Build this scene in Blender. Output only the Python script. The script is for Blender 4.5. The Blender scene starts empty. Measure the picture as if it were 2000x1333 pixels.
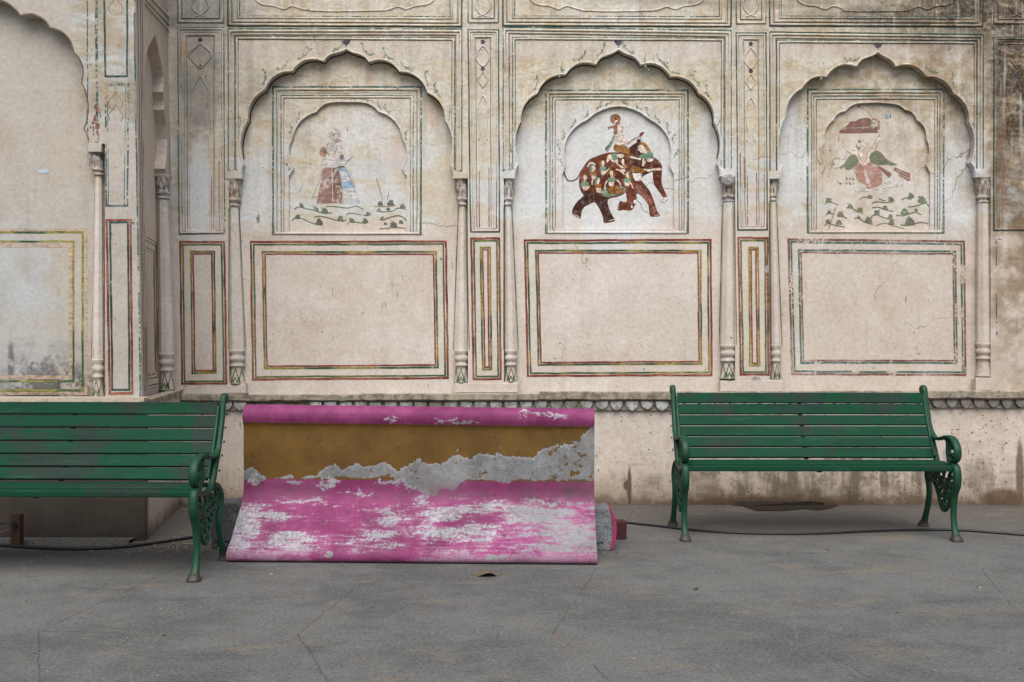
import bpy, bmesh, math, random
from mathutils import Vector, Matrix
from mathutils.geometry import tessellate_polygon
random.seed(7)
R = math.radians
scene = bpy.context.scene
COL = scene.collection

# ------------------------------------------------------------------ camera, world, sun
F = 1944.0; CX = 1000.0; CY = 666.5; WD = 7.29; CZ = 1.2      # focal (px of a 2000 px frame), wall distance, eye height
cam = bpy.data.objects.new('camera', bpy.data.cameras.new('camera'))
COL.objects.link(cam); scene.camera = cam
cam.location = (0, -WD, CZ); cam.rotation_euler = (R(90), 0, 0)
cam.data.sensor_width = 36; cam.data.lens = 36 * F / 2000; cam.data.clip_end = 500
w = bpy.data.worlds.new('World'); scene.world = w; w.use_nodes = True
nt = w.node_tree; bg = nt.nodes['Background']
sky = nt.nodes.new('ShaderNodeTexSky'); sky.sky_type = 'NISHITA'; sky.sun_disc = False
SUN_EL, SUN_AZ = 55, 184            # the sun stands high behind the camera, veiled by cloud
sky.sun_elevation = R(SUN_EL); sky.sun_rotation = R(SUN_AZ); sky.dust_density = 3.0; sky.air_density = 1.2
nt.links.new(sky.outputs[0], bg.inputs[0]); bg.inputs[1].default_value = 0.05
sun = bpy.data.objects.new('sun', bpy.data.lights.new('sun', 'SUN')); COL.objects.link(sun)
sun.data.energy = 1.5; sun.data.angle = R(55); sun.data.color = (1.0, .97, .93)
sun.rotation_euler = (R(90 - SUN_EL), 0, R(180 - SUN_AZ))
scene.view_settings.view_transform = 'Standard'; scene.view_settings.look = 'None'
scene.view_settings.exposure = 1.22; scene.view_settings.gamma = 1

# ------------------------------------------------------------------ geometry helpers
CAM = Vector((0, -WD, CZ))
class Plane:
    """a real wall plane; pt() gives the point of it (raised by out) that a traced spot belongs to"""
    def __init__(s, o, n): s.o = Vector(o); s.n = Vector(n).normalized()
    def pt(s, px, py, out=0.0):
        d = Vector(((px - CX) / F, 1, -(py - CY) / F))
        t = (s.n.dot(s.o - CAM) + out) / s.n.dot(d)
        return CAM + d * t
def W3(px, py, D): return Vector(((px - CX) * D / F, D - WD, CZ - (py - CY) * D / F))
def G(px, py, z=0.0):                                  # a spot on the ground
    D = F * (CZ - z) / (py - CY); return Vector(((px - CX) * D / F, D - WD, z))
MAIN = Plane((0, 0, 0), (0, -1, 0))
DW = 5.98
WING = Plane((0, DW - WD, 0), (0, -1, 0))
_a, _b, _c = WING.pt(264, 0), WING.pt(277, 785), MAIN.pt(340, 785)
SIDE = Plane(_a, (_b - _a).cross(_c - _a))
if SIDE.n.x < 0: SIDE.n = -SIDE.n

class MB:
    def __init__(s): s.v = []; s.f = []; s.m = []; s.mi = 0
    def vert(s, p): s.v.append(tuple(p)); return len(s.v) - 1
    def face(s, idx, mi=None): s.f.append(tuple(idx)); s.m.append(s.mi if mi is None else mi)
    def quad(s, a, b, c, d): i = [s.vert(p) for p in (a, b, c, d)]; s.face(i)
    def poly(s, loops):                                # loops of 3D points, first outer, others holes
        base = []; flat = []
        for l in loops:
            for p in l: base.append(s.vert(p))
        for t in tessellate_polygon([[Vector(p) for p in l] for l in loops]): s.face([base[i] for i in t])
    def box(s, lo, hi, jit=0):
        x0, y0, z0 = lo; x1, y1, z1 = hi
        c = [(x0,y0,z0),(x1,y0,z0),(x1,y1,z0),(x0,y1,z0),(x0,y0,z1),(x1,y0,z1),(x1,y1,z1),(x0,y1,z1)]
        i = [s.vert([q + random.uniform(-jit, jit) for q in p]) for p in c]
        for q in ((0,3,2,1),(4,5,6,7),(0,1,5,4),(1,2,6,5),(2,3,7,6),(3,0,4,7)): s.face([i[k] for k in q])
    def rings(s, rings, close=True, caps=True):
        idx = [[s.vert(p) for p in r] for r in rings]; n = len(idx[0])
        for a, b in zip(idx, idx[1:]):
            for k in range(n if close else n - 1):
                s.face((a[k], a[(k+1) % n], b[(k+1) % n], b[k]))
        if caps: s.face(idx[0][::-1]); s.face(idx[-1])
    def build(s, name, mats, parent=None, smooth=False, bevel=0, recalc=True, auto=None):
        me = bpy.data.meshes.new(name); me.from_pydata(s.v, [], s.f)
        mats = mats if isinstance(mats, (list, tuple)) else [mats]
        for m in mats: me.materials.append(m)
        for p, mi in zip(me.polygons, s.m): p.material_index = mi
        bm = bmesh.new(); bm.from_mesh(me)
        if recalc: bmesh.ops.remove_doubles(bm, verts=bm.verts, dist=1e-6); bmesh.ops.recalc_face_normals(bm, faces=bm.faces)
        if bevel:
            bmesh.ops.bevel(bm, geom=[e for e in bm.edges if e.calc_face_angle(0) > .5], offset=bevel, segments=2, profile=.6, affect='EDGES')
        for f in bm.faces: f.smooth = smooth
        if auto:
            for f in bm.faces: f.smooth = True
            for e in bm.edges:
                if e.calc_face_angle(0) > auto: e.smooth = False
        bm.to_mesh(me); bm.free()
        o = bpy.data.objects.new(name, me); COL.objects.link(o)
        if parent: o.parent = parent
        return o
def empty(name, loc=(0,0,0), rz=0):
    o = bpy.data.objects.new(name, None); COL.objects.link(o); o.location = loc; o.rotation_euler = (0,0,rz); return o
def tag(o, label=None, cat=None, group=None, kind=None):
    if label: o['label'] = label
    if cat: o['category'] = cat
    if group: o['group'] = group
    if kind: o['kind'] = kind
    return o
def part_at(o, parent):                                # meshes drawn in world space under a moved parent
    o.parent = parent; o.matrix_parent_inverse = Matrix.Translation(parent.location).inverted(); return o
def crom(pts, n=6, closed=False):                      # Catmull-Rom through points of any dimension
    P = [Vector(p) if len(p) > 2 else Vector((p[0], p[1], 0)) for p in pts]; out = []
    N = len(P); rng = range(N if closed else N - 1)
    for i in rng:
        if closed: a, b, c, d = P[i-1], P[i], P[(i+1) % N], P[(i+2) % N]
        else: a, b, c, d = P[max(i-1,0)], P[i], P[i+1], P[min(i+2,N-1)]
        for k in range(n):
            t = k / n
            out.append(.5*((2*b)+(c-a)*t+(2*a-5*b+4*c-d)*t*t+(3*b-a-3*c+d)*t**3))
    if not closed: out.append(P[-1])
    return out

# ------------------------------------------------------------------ node expressions
class Ctx: t = None
def node(kind, **kw):
    n = Ctx.t.nodes.new(kind)
    for k, v in kw.items(): setattr(n, k, v)
    return n
def put(inp, v):
    if isinstance(v, X): v = v.s
    if isinstance(v, bpy.types.NodeSocket): Ctx.t.links.new(v, inp)
    else: inp.default_value = v
def mth(op, *a, clamp=False):
    n = node('ShaderNodeMath', operation=op, use_clamp=clamp)
    for i, v in enumerate(a): put(n.inputs[i], v)
    return X(n.outputs[0])
class X:
    def __init__(s, k): s.s = k
    def __add__(s, o): return mth('ADD', s, o)
    __radd__ = __add__
    def __sub__(s, o): return mth('SUBTRACT', s, o)
    def __rsub__(s, o): return mth('SUBTRACT', o, s)
    def __mul__(s, o): return mth('MULTIPLY', s, o)
    __rmul__ = __mul__
    def __truediv__(s, o): return mth('DIVIDE', s, o)
    def __neg__(s): return mth('MULTIPLY', s, -1.0)
def mx(a, b): return mth('MAXIMUM', a, b)
def mn(a, b): return mth('MINIMUM', a, b)
def ab(a): return mth('ABSOLUTE', a)
def sm(v, lo, hi):                                     # smoothstep lo->hi to 0..1 (lo may exceed hi)
    n = node('ShaderNodeMapRange', interpolation_type='SMOOTHSTEP')
    put(n.inputs[0], v)
    if lo < hi: a = (lo, hi, 0.0, 1.0)
    else: a = (hi, lo, 1.0, 0.0)
    for i, q in enumerate(a): n.inputs[i+1].default_value = q
    return X(n.outputs[0])
def vec(x, y, z):
    n = node('ShaderNodeCombineXYZ')
    for i, v in enumerate((x, y, z)): put(n.inputs[i], v)
    return n.outputs[0]
def sep(v):
    n = node('ShaderNodeSeparateXYZ'); Ctx.t.links.new(v, n.inputs[0]); return [X(q) for q in n.outputs]
def noise(v, sc, det=3, rough=.55, dist=0, s=(1,1,1)):
    if s != (1,1,1):
        m = node('ShaderNodeMapping'); Ctx.t.links.new(v, m.inputs[0]); m.inputs['Scale'].default_value = s; v = m.outputs[0]
    n = node('ShaderNodeTexNoise'); Ctx.t.links.new(v, n.inputs['Vector'])
    n.inputs['Scale'].default_value = sc; n.inputs['Detail'].default_value = det
    n.inputs['Roughness'].default_value = rough; n.inputs['Distortion'].default_value = dist
    return X(n.outputs[0])
def voro(v, sc, feature='DISTANCE_TO_EDGE', rnd=1.0):
    n = node('ShaderNodeTexVoronoi', feature=feature); Ctx.t.links.new(v, n.inputs['Vector'])
    n.inputs['Scale'].default_value = sc; n.inputs['Randomness'].default_value = rnd
    return X(n.outputs[0])
def mix(f, a, b, mode='MIX'):
    n = node('ShaderNodeMix', data_type='RGBA', blend_type=mode)
    put(n.inputs[0], f)
    for i, c in ((6, a), (7, b)):
        if isinstance(c, tuple): n.inputs[i].default_value = (*c[:3], 1)
        else: Ctx.t.links.new(c.s if isinstance(c, X) else c, n.inputs[i])
    return n.outputs[2]
def bump(h, strength=.5, dist=.01):
    n = node('ShaderNodeBump'); put(n.inputs['Height'], h)
    n.inputs['Strength'].default_value = strength; n.inputs['Distance'].default_value = dist
    return n.outputs[0]
def position(): return node('ShaderNodeNewGeometry').outputs['Position']
def objco(): return node('ShaderNodeTexCoord').outputs['Object']
def mat(name, fn):
    m = bpy.data.materials.new(name); m.use_nodes = True; Ctx.t = m.node_tree
    b = m.node_tree.nodes['Principled BSDF']; r = fn()
    c = r['color']
    if isinstance(c, tuple): b.inputs['Base Color'].default_value = (*c[:3], 1)
    else: Ctx.t.links.new(c, b.inputs['Base Color'])
    put(b.inputs['Roughness'], r.get('rough', .9))
    b.inputs['Specular IOR Level'].default_value = r.get('spec', .3)
    if 'metal' in r: b.inputs['Metallic'].default_value = r['metal']
    if 'bump' in r: Ctx.t.links.new(r['bump'], b.inputs['Normal'])
    return m
def blob(x, z, px, py, rx, ry, D=WD, warp=None, soft=.6):
    c = W3(px, py, D); sx = rx * D / F; sz = ry * D / F
    a = (x - c.x) * (1/sx); b = (z - c.z) * (1/sz)
    d = mth('SQRT', a*a + b*b)
    if warp is not None: d = d + warp
    return sm(d, 1.0 + soft*.5, 1.0 - soft*.5)

# ------------------------------------------------------------------ the plaster, its weathering and some painted-in bench shade
def make_plaster_group(reg):
    """reg: 'left' / 'right' half and 'low' plinth of the main wall, 'wing' front, 'side' of the wing"""
    g = bpy.data.node_groups.new('plaster_' + reg, 'ShaderNodeTree'); Ctx.t = g
    for nm, ty in (('Color', 'NodeSocketColor'), ('Height', 'NodeSocketFloat')):
        g.interface.new_socket(nm, in_out='OUTPUT', socket_type=ty)
    P = position(); x, y, z = sep(P)
    big = noise(P, 1.6, 4, .6); mid = noise(P, 6, 5, .62); fine = noise(P, 38, 4, .65)
    stre = noise(P, 3.0, 6, .7, .6, (1, 1, 2.6)); vert = noise(P, 9, 5, .65, 0, (1, 1, .13))
    wv = (mid - .5) * 1.6; wv2 = (stre - .5) * 1.6
    pz = lambda py, D=WD: CZ - (py - CY) * D / F
    def many(L, warp, D=WD, soft=.6):
        r = None
        for q in L:
            v = blob(x, z, q[0], q[1], q[2], q[3], D, warp, soft)
            if len(q) > 4: v = v * q[4]
            r = v if r is None else mx(r, v)
        return r
    col = mix(sm(big * .5 + mid * .5, .38, .64), (.565, .495, .44), (.635, .585, .535))
    extra = 0.0
    if reg in ('left', 'right'):
        isl = reg == 'left'
        beige = col
        old = mix(sm(stre + (big - .5) * 1.2, .44, .60), mix(sm(stre, .40, .62), (.55, .485, .38), (.60, .565, .50)), mix(sm(mid, .3, .7), (.55, .55, .535), (.635, .645, .64)))
        br = noise(P, 5.5, 6, .75, 1.2, (1.0, 1, 2.4)); ochre = mix(sm(br, .40, .54), (.50, .40, .26), (.65, .595, .485))
        hi = sm(z + (mid - .5) * .5, pz(330), pz(230))
        old = mix(hi * .6, old, ochre)
        edge = z + (noise(P, 3.2, 5, .6) - .5) * .30 + (noise(P, .8, 1) - .5) * .30
        newp = sm(edge, pz(428) + .025, pz(428) - .025)
        strip = sm(z + (mid - .5) * .06, pz(116) - .006, pz(116) + .006) * sm(z + (mid - .5) * .1, pz(84) + .02, pz(84) - .01)
        col = mix(mx(newp, strip * .75), old, beige)
        W = many([(1208,330,135,150,.9),(1040,340,42,110,.8),(1390,330,40,110,.7),(500,400,40,50,.7),(388,380,24,95),(397,48,30,8),(690,250,90,40,.5)] if isl else [(1555,310,36,120),(1880,330,32,120,.9),(1870,400,50,60,.8),(1740,300,30,110,.3)], wv)
        col = mix(W, col, mix(mid, (.60,.61,.615), (.67,.685,.695)))
        col = mix(many([(700,150,110,40,.7),(1208,160,135,42,.8),(1060,160,60,50,.8),(1380,155,45,45,.7),(600,320,35,50,.6)] if isl else [(1740,150,130,40,.7)], wv2 * .8), col, ochre)
        if not isl: col = mix(many([(1715,320,115,120,.55)], wv), col, (.66, .60, .54))
        if isl:
            rust = many([(768,300,20,50,.45),(717,145,7,26,1),(845,215,18,30,.5)], wv2)
            col = mix(rust * sm(fine, .35, .6) * .75, col, (.55,.27,.13))
            damp = many([(388,150,42,120),(400,30,110,40),(355,230,20,200,.5),(520,180,50,40,.4)], wv2) * (.5 + .5 * sm(mid, .35, .65))
            col = mix(damp * .85, col, (.25,.25,.24))
            col = mix(many([(355,100,12,18,.8)], None), col, (.55,.40,.27))
        up = sm(z + (vert - .5) * .9, pz(250), pz(40))
        col = mix(up * sm(vert + (mid - .5) * .8, .44, .64) * .36, col, (.36,.32,.25))
        soot = many([(1480,-5,300,22,.45)] if isl else [(2040,0,330,105,1),(1990,120,62,190,1),(1860,30,260,30,.85),(1480,-5,300,22,.45),(1990,330,50,120,.5)], wv2 * .9, soft=.8)
        if not isl: col = mix(many([(1840,170,130,100,.7),(1985,300,75,400,1)], wv2 * .7, soft=1.2) * sm(mid, .30, .62), col, (.30,.225,.15))
        col = mix(soot * sm(br * .5 + stre * .5, .36, .54) * .93, col, mix(sm(fine, .45, .68), (.040,.030,.021), (.20,.155,.105)))
        st2 = noise(P, 17, 5, .7, 0, (1, 1, .07)); upz = sm(z + (mid - .5) * .5, pz(420), pz(250))
        col = mix(upz * sm(st2, .53, .66) * .38, col, (.34, .345, .32)); col = mix(upz * sm(st2, .46, .36) * .4, col, (.66, .67, .66))
        extra = hi * sm(noise(P, 14, 6, .7), .5, .515) * .12 + newp * .1
        col = mix(sm(x, .6, 3.4) * .8 * sm(mid, .30, .66), col, (.78,.72,.64), 'MULTIPLY')
    elif reg == 'wing':
        col = mix(sm(mid * .5 + big * .5, .38, .62), (.385, .38, .365), (.46, .47, .47))
        col = mix(sm(noise(P, 2.2, 4, .6), .50, .70) * .45, col, (.40, .345, .27))
        col = mix(many([(200,620,110,200,.45),(150,480,70,40,.5)], wv, DW), col, (.46,.385,.29))
        col = mix(sm(z + (big - .5) * .8, 1.65, 2.3) * .8, col, mix(mid, (.44, .385, .325), (.50, .455, .40)))
        wup = sm(z + (mid - .5) * .3, 1.2 + (666.5-255)*DW/F, 1.2 + (666.5-225)*DW/F) * sm(x, -2.68, -2.62)
        col = mix(wup, col, mix(sm(stre, .42, .6), (.40, .34, .26), (.48, .49, .48)))
        col = mix(wup * sm(vert, .48, .66) * .5, col, (.26, .235, .19))
        col = mix(many([(20,640,90,40,.3),(120,350,80,200,.22)], wv, DW, 1.2), col, (.45,.40,.33))
        mo = many([(90,748,95,50)], wv2 * 1.3, DW, 1.1) * sm(fine * .5 + mid * .5, .42, .56)
        mo = mx(mo, many([(75,782,80,22),(5,715,7,42,.8),(92,755,14,34)], wv2, DW, .8) * sm(mid, .32, .5))
        col = mix(mo * .92, col, (.028, .028, .027))
        col = mix(many([(60,715,110,45,.6)], wv2, DW, 1.2) * sm(mid, .42, .60), col, (.22, .21, .20))
    elif reg == 'side':
        col = mix(sm(mid, .3, .7), (.54, .465, .40), (.60, .525, .46))
        col = mix(sm(z + (vert - .5) * .9, 3.0, 3.7) * .5, col, (.30, .26, .21))
    if reg in ('low', 'side'):
        low = 1.0 if reg == 'low' else sm(z, .80, .76)
        rise = noise(P, 4.5, 6, .72, 0, (1.6, 1, .8))
        dirt = sm(z + (rise - .5) * .55, .34, .02) * low; foot = sm(z + (noise(P, 11, 5, .7) - .5) * .20, .12, .0) * low
        col = mix(.25 * low, col, (.50, .41, .32))
        col = mix(sm(rise, .52, .66) * .35 * low, col, (.33, .23, .15))
        col = mix(dirt * .5, col, (.24, .165, .105)); col = mix(foot * .8, col, (.085, .06, .04))
        if reg == 'low':
            runs = many([(1640,945,330,70)], wv2 * 1.3, WD, 1.0) * sm(vert * .5 + mid * .5, .41, .55)  # grime runs; with the dirt above, deepened to paint in right bench's shade
            col = mix(runs * .75, col, (.085, .058, .036))
            col = mix(many([(1990,930,8,70,.8),(1229,950,4,36,.9),(1225,948,8,10,.9),(1960,975,40,20,.8),(1500,1000,200,30,.8)], wv * .6), col, (.10, .06, .036))
            wing_shade = sm(y, -.95, -1.2) * sm(y, -1.40, -1.31) if False else sm(y, -1.20, -1.30); col = mix(wing_shade * .93, col, mix(mid, (.022, .018, .014), (.060, .048, .038)))  # mostly the left bench's shade, painted into the wing plinth's grime
        pits = sm(noise(P, 48, 2, .5) + sm(x, .5, 2.8) * .03, .70, .72) * low
        col = mix(pits * .8, col, (.075, .05, .035)); extra = pits * -.3
    col = mix(sm(vert, .54, .76) * .5, col, (.78, .71, .62), 'MULTIPLY')
    col = mix(sm(noise(P, 2.4, 5, .65), .52, .72) * .5, col, (.86, .79, .70), 'MULTIPLY')
    thr = (noise(P, 2.3, 2) - .5) * .18
    sp = mx(sm(noise(P, 62, 2, .5) + thr, .725, .75) * .6, sm(noise(P, 24, 3, .6) + thr, .73, .75) * .75)
    sp = mx(sp, sm(noise(P, 20, 2, .5, .8, (2.6, 1, .35)), .745, .76) * .6)
    col = mix(sp, col, (.085, .055, .038))
    cd = vec(x + (mid - .5) * .25, y, z + (noise(P, 5, 3) - .5) * .22)
    crack = sm(voro(cd, 1.35), .0030, .0008) * sm(noise(P, 1.1, 2), .55, .60)
    col = mix(crack * .6, col, (.15, .11, .08))
    col = mix(1.0, col, mix(sm(fine, .25, .75), (.89, .88, .86), (1.08, 1.08, 1.08)), 'MULTIPLY')
    h = mid * .40 + fine * .07 + noise(P, 190, 2, .6) * .05 - sp * .2 - crack * .3 + big * .8 + extra
    o = g.nodes.new('NodeGroupOutput')
    g.links.new(col, o.inputs['Color']); g.links.new(h.s, o.inputs['Height'])
    return g
PGS = {k: make_plaster_group(k) for k in ('left', 'right', 'low', 'wing', 'side')}
def plaster_node(reg='left'):
    n = node('ShaderNodeGroup'); n.node_tree = PGS[reg]; return n
def m_plaster(reg):
    def fn():
        n = plaster_node(reg); return dict(color=n.outputs['Color'], rough=.93, spec=.2, bump=bump(X(n.outputs['Height']), .6, .02))
    return fn
PLASTER = mat('old_plaster', m_plaster('left')); PLASTER_R = mat('sooty_plaster', m_plaster('right')); PLASTER_LOW = mat('grimy_shaded_plinth_plaster', m_plaster('low'))
PLASTER_WING = mat('pale_plaster', m_plaster('wing')); PLASTER_SIDE = mat('warm_plaster', m_plaster('side'))
PAINTS = {}
def paint(name, c, c2=None, wear=.5, op=1.0, reg='left'):
    """thin limewash paint over the plaster; wear 0 = whole, 1 = almost gone"""
    def fn():
        n = plaster_node(reg); P = position(); x, y, z = sep(P)
        k = noise(P, 55, 4, .7); k2 = noise(P, 5, 3, .6); k3 = noise(P, 22, 3, .6)
        worn = sm(k * .55 + k2 * .45 + k3 * .25, .86 - wear * .30, .91 - wear * .30)
        cc = mix(sm(noise(P, 3.2, 3), .44, .56), c, c2 or c)
        cc = mix(1.0, cc, mix(sm(noise(P, 26, 5, .75, .4, (1, 1, 2.4)), .36, .64), (.62,.62,.62), (1.5,1.5,1.5)), 'MULTIPLY'); cc = mix(sm(k3, .5, .72) * .16, cc, X(n.outputs['Color']))
        a = (1.0 - worn) * op
        return dict(color=mix(a, X(n.outputs['Color']), cc), rough=.9, spec=.2, bump=bump(X(n.outputs['Height']), .6, .02))
    m = mat(name, fn); PAINTS[m.name] = (name, c, c2, wear, op); return m
def on(reg, mats, dw=0, k=1):
    """the same paints over another stretch of plaster"""
    r = []
    for m in mats:
        if m.name in PAINTS:
            key = m.name + '_' + reg + ('_faded' if dw else '')
            if key not in ON: n_, c, c2, w_, o_ = PAINTS[m.name]; ON[key] = paint(key, c, c2, w_ + dw, o_ * k, reg)
            m = ON[key]
        r.append(m)
    return r
ON = {}
DKLINE = paint('black_outline', (.022, .020, .018), (.05, .04, .03), .25)
RED = paint('red_oxide_line', (.165, .035, .022), (.25, .085, .06), .32)
REDF = paint('faded_red_line', (.17, .075, .06), (.30, .19, .155), .62)
GREEN = paint('green_line', (.05, .10, .045), (.13, .15, .05), .30)
GREENF = paint('faded_green_line', (.06, .12, .09), (.09, .15, .15), .66)
TEAL = paint('dark_teal_line', (.022, .05, .042), (.04, .075, .07), .42)
TEALF = paint('worn_teal_line', (.04, .085, .08), (.08, .13, .14), .78)
YELG = paint('green_yellow_line', (.04, .085, .04), (.24, .21, .05), .35)
BRNL = paint('brown_outline', (.13, .085, .06), (.2, .14, .1), .45)
TAN = paint('tan_band', (.36, .27, .20), (.42, .30, .22), .35, .8)
LEAFG = paint('painted_leaf_green', (.09, .17, .10), (.17, .24, .17), .66, .85)
M_BROWN = paint('mural_brown', (.095, .027, .014), (.15, .046, .024), .06)
M_DARK = paint('mural_dark_brown', (.048, .018, .012), (.068, .023, .014), .05)
M_OCHRE = paint('mural_ochre', (.22, .10, .025), (.27, .13, .04), .10)
M_CREAM = paint('mural_skin', (.60, .49, .39), (.62, .52, .44), .03)
M_GREEN = paint('mural_green', (.13, .21, .13), (.16, .25, .18), .06)
M_WHITE = paint('mural_white', (.66, .62, .60), (.66, .62, .60), .05)
M_BLUE = paint('mural_faded_blue', (.20, .33, .46), (.34, .42, .50), .30)
M_ROSE = paint('mural_rose_brown', (.30, .13, .095), (.36, .19, .15), .30)
M_MARO = paint('mural_maroon', (.13, .022, .022), (.17, .04, .035), .22)
M_FADE = paint('mural_worn_brown', (.16, .05, .04), (.24, .11, .08), .50)
M_OLIVE = paint('mural_olive', (.055, .09, .03), (.11, .14, .035), .12)
M_BUSH = paint('mural_bush', (.03, .055, .035), (.07, .10, .04), .25)
M_INK = paint('mural_ink', (.05, .045, .055), (.08, .07, .09), .38)
M_LINE = paint('mural_outline', (.10, .035, .028), (.15, .06, .05), .25)
M_PALE = paint('mural_pale', (.52, .49, .48), (.5, .46, .44), .35)
M_GREY = paint('bare_cement', (.24, .225, .21), (.33, .31, .29), .0)
M_REDB = paint('bare_brown_render', (.20, .12, .09), (.25, .16, .12), .0)

def m_stone():
    P = position(); x, y, z = sep(P)
    a = noise(P, 14, 6, .7); b = noise(P, 90, 3, .6); c = noise(P, 4, 4, .6)
    col = mix(sm(a, .35, .68), (.13, .112, .088), (.36, .31, .245))
    col = mix(sm(c, .5, .62) * .5, col, (.42, .36, .28)); col = mix(sm(b, .58, .66) * .5, col, (.06, .05, .04))
    top = sm(z + (a - .5) * .03, .832, .845); col = mix(top * .7, col, (.52, .44, .34))
    return dict(color=col, rough=.95, bump=bump(a * .8 + b * .3, .9, .012))
STONE = mat('weathered_ledge_stone', m_stone)
def m_petal():
    P = position(); a = noise(P, 20, 5, .7); b = noise(P, 120, 2, .6); x, y, z = sep(P); c = noise(P, 1.7, 2)
    col = mix(sm(a, .40, .60), (.25, .24, .225), (.50, .52, .52)); col = mix(sm(z + (a - .5) * .06, .756, .772) * .7, col, (.36, .30, .235))
    col = mix(sm(c + sm(x, 1.8, 3) * .25, .48, .62) * .75, col, (.17, .145, .11)); col = mix(sm(b, .60, .68) * .5, col, (.12, .10, .09))
    return dict(color=col, rough=.95, bump=bump(a + b * .4, .7, .008))
PETAL = mat('limewashed_petal_stone', m_petal)
def m_colcap(k):
    def fn():
        P = position(); a = noise(P, 30, 4, .65); n = plaster_node()
        return dict(color=mix(sm(a, .35, .65) * k, X(n.outputs['Color']), (.22, .155, .12)), rough=.9, bump=bump(a, .5, .006))
    return fn
CAPM = mat('brown_washed_capital', m_colcap(.85)); BASM = mat('stained_column_base', m_colcap(.35))

# ------------------------------------------------------------------ drawing on planes
def jit(p, a): return (p[0] + random.uniform(-a, a), p[1] + random.uniform(-a, a))
def ribbon(mb, pl, pts, w, out, wob=.5, seg=24):
    """painted line: flat strip along px points on a plane"""
    P = [Vector((p[0], p[1])) for p in pts]; Q = [P[0]]
    for a, b in zip(P, P[1:]):
        n = max(1, int((b - a).length / seg))
        for k in range(1, n + 1): Q.append(a.lerp(b, k / n))
    L, Rr = [], []
    for i, q in enumerate(Q):
        d0 = (q - Q[i-1]).normalized() if i else None
        d1 = (Q[i+1] - q).normalized() if i < len(Q) - 1 else None
        d = d1 if d0 is None else d0 if d1 is None else (d0 + d1)
        if d.length < 1e-5: d = d0
        d.normalize(); nrm = Vector((-d.y, d.x)); k = 1.0
        if d0 is not None and d1 is not None: k = 1 / max(.5, nrm.dot(Vector((-d0.y, d0.x))))
        ww = w * .5 * random.uniform(.86, 1.12) * k; j = Vector((random.uniform(-wob, wob), random.uniform(-wob, wob)))
        L.append(mb.vert(pl.pt(*(q + nrm * ww + j), out))); Rr.append(mb.vert(pl.pt(*(q - nrm * ww + j), out)))
    for i in range(len(Q) - 1): mb.face((L[i], L[i+1], Rr[i+1], Rr[i]))
def frame(mb, pl, c, w, out, sides='TRBL'):
    """c: four corners TL TR BR BL"""
    tl, tr, br, bl = c
    h = w / 2
    tl = (tl[0]+h, tl[1]+h); tr = (tr[0]-h, tr[1]+h); br = (br[0]-h, br[1]-h); bl = (bl[0]+h, bl[1]-h)
    if sides == 'TRBL':
        mid_ = ((tl[0]+tr[0])/2, (tl[1]+tr[1])/2)
        ribbon(mb, pl, [mid_, tr, br, bl, tl, mid_], w, out)
    else:
        for s in sides: ribbon(mb, pl, {'T': [tl, tr], 'R': [tr, br], 'B': [bl, br], 'L': [tl, bl]}[s], w, out)
def rect(x0, y0, x1, y1): return ((x0,y0),(x1,y0),(x1,y1),(x0,y1))
def inset(c, d): tl, tr, br, bl = c; return ((tl[0]+d,tl[1]+d),(tr[0]-d,tr[1]+d),(br[0]-d,br[1]-d),(bl[0]+d,bl[1]-d))
def bead(mb, pl, pts, w, h, out, seg=40, wob=.3):
    """low rounded moulding standing on the plane"""
    P = [Vector((p[0], p[1])) for p in pts]; Q = [P[0]]
    for a, b in zip(P, P[1:]):
        n = max(1, int((b - a).length / seg))
        for k in range(1, n + 1): Q.append(a.lerp(b, k / n))
    prof = [(-.5, -.1), (-.36, .7), (0, 1), (.36, .7), (.5, -.1)]; rows = []
    for i, q in enumerate(Q):
        d0 = (q - Q[i-1]) if i else (Q[1] - q)
        d1 = (Q[i+1] - q) if i < len(Q) - 1 else d0
        d = d0.normalized() + d1.normalized()
        if d.length < 1e-4: d = d0
        d.normalize(); nr = Vector((-d.y, d.x)); k = 1 / max(.5, nr.dot(Vector((-d0.normalized().y, d0.normalized().x))))
        j = Vector((random.uniform(-wob, wob), random.uniform(-wob, wob)))
        rows.append([pl.pt(*(q + nr * (a * w * k) + j), out + b * h) for a, b in prof])
    mb.rings(rows, close=False, caps=False)
def bframe(mb, pl, c, w, h, out):
    tl, tr, br, bl = c; m_ = ((tl[0]+tr[0])/2, (tl[1]+tr[1])/2); bead(mb, pl, [m_, tr, br, bl, tl, m_], w, h, out)
def scallops(cusps, bulge=.17, n=7):
    """outline through cusps; 'A' marks the pointed apex; arcs bulge away from the opening"""
    pts = []; c = [q[:2] for q in cusps]; kinds = [q[2] if len(q) > 2 else 'c' for q in cusps]
    cx = sum(q[0] for q in c) / len(c); cy = max(q[1] for q in c)
    for i in range(len(c) - 1):
        a, b = Vector(c[i]), Vector(c[i+1]); d = b - a; nr = Vector((d.y, -d.x)).normalized()
        if nr.dot((a + b) / 2 - Vector((cx, cy))) < 0: nr = -nr
        kd = kinds[i+1] if kinds[i] != 'A' else 'Z'
        for k in range(n):
            t = k / n
            if kinds[i+1] == 'S': o = 0
            elif kinds[i+1] == 'A': o = (math.sin(math.pi * t) * .07 + math.sin(2 * math.pi * t) * .045) * d.length
            elif kinds[i] == 'A': o = (math.sin(math.pi * t) * .07 - math.sin(2 * math.pi * t) * .045) * d.length
            else:
                bb = float(kinds[i+1]) if kinds[i+1] not in 'c' else bulge
                o = math.sin(math.pi * t) ** .8 * bb * d.length
            p = a + d * t + nr * o; pts.append((p.x, p.y))
            if kinds[i+1] == 'S': break
    pts.append(c[-1]); return pts

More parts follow.
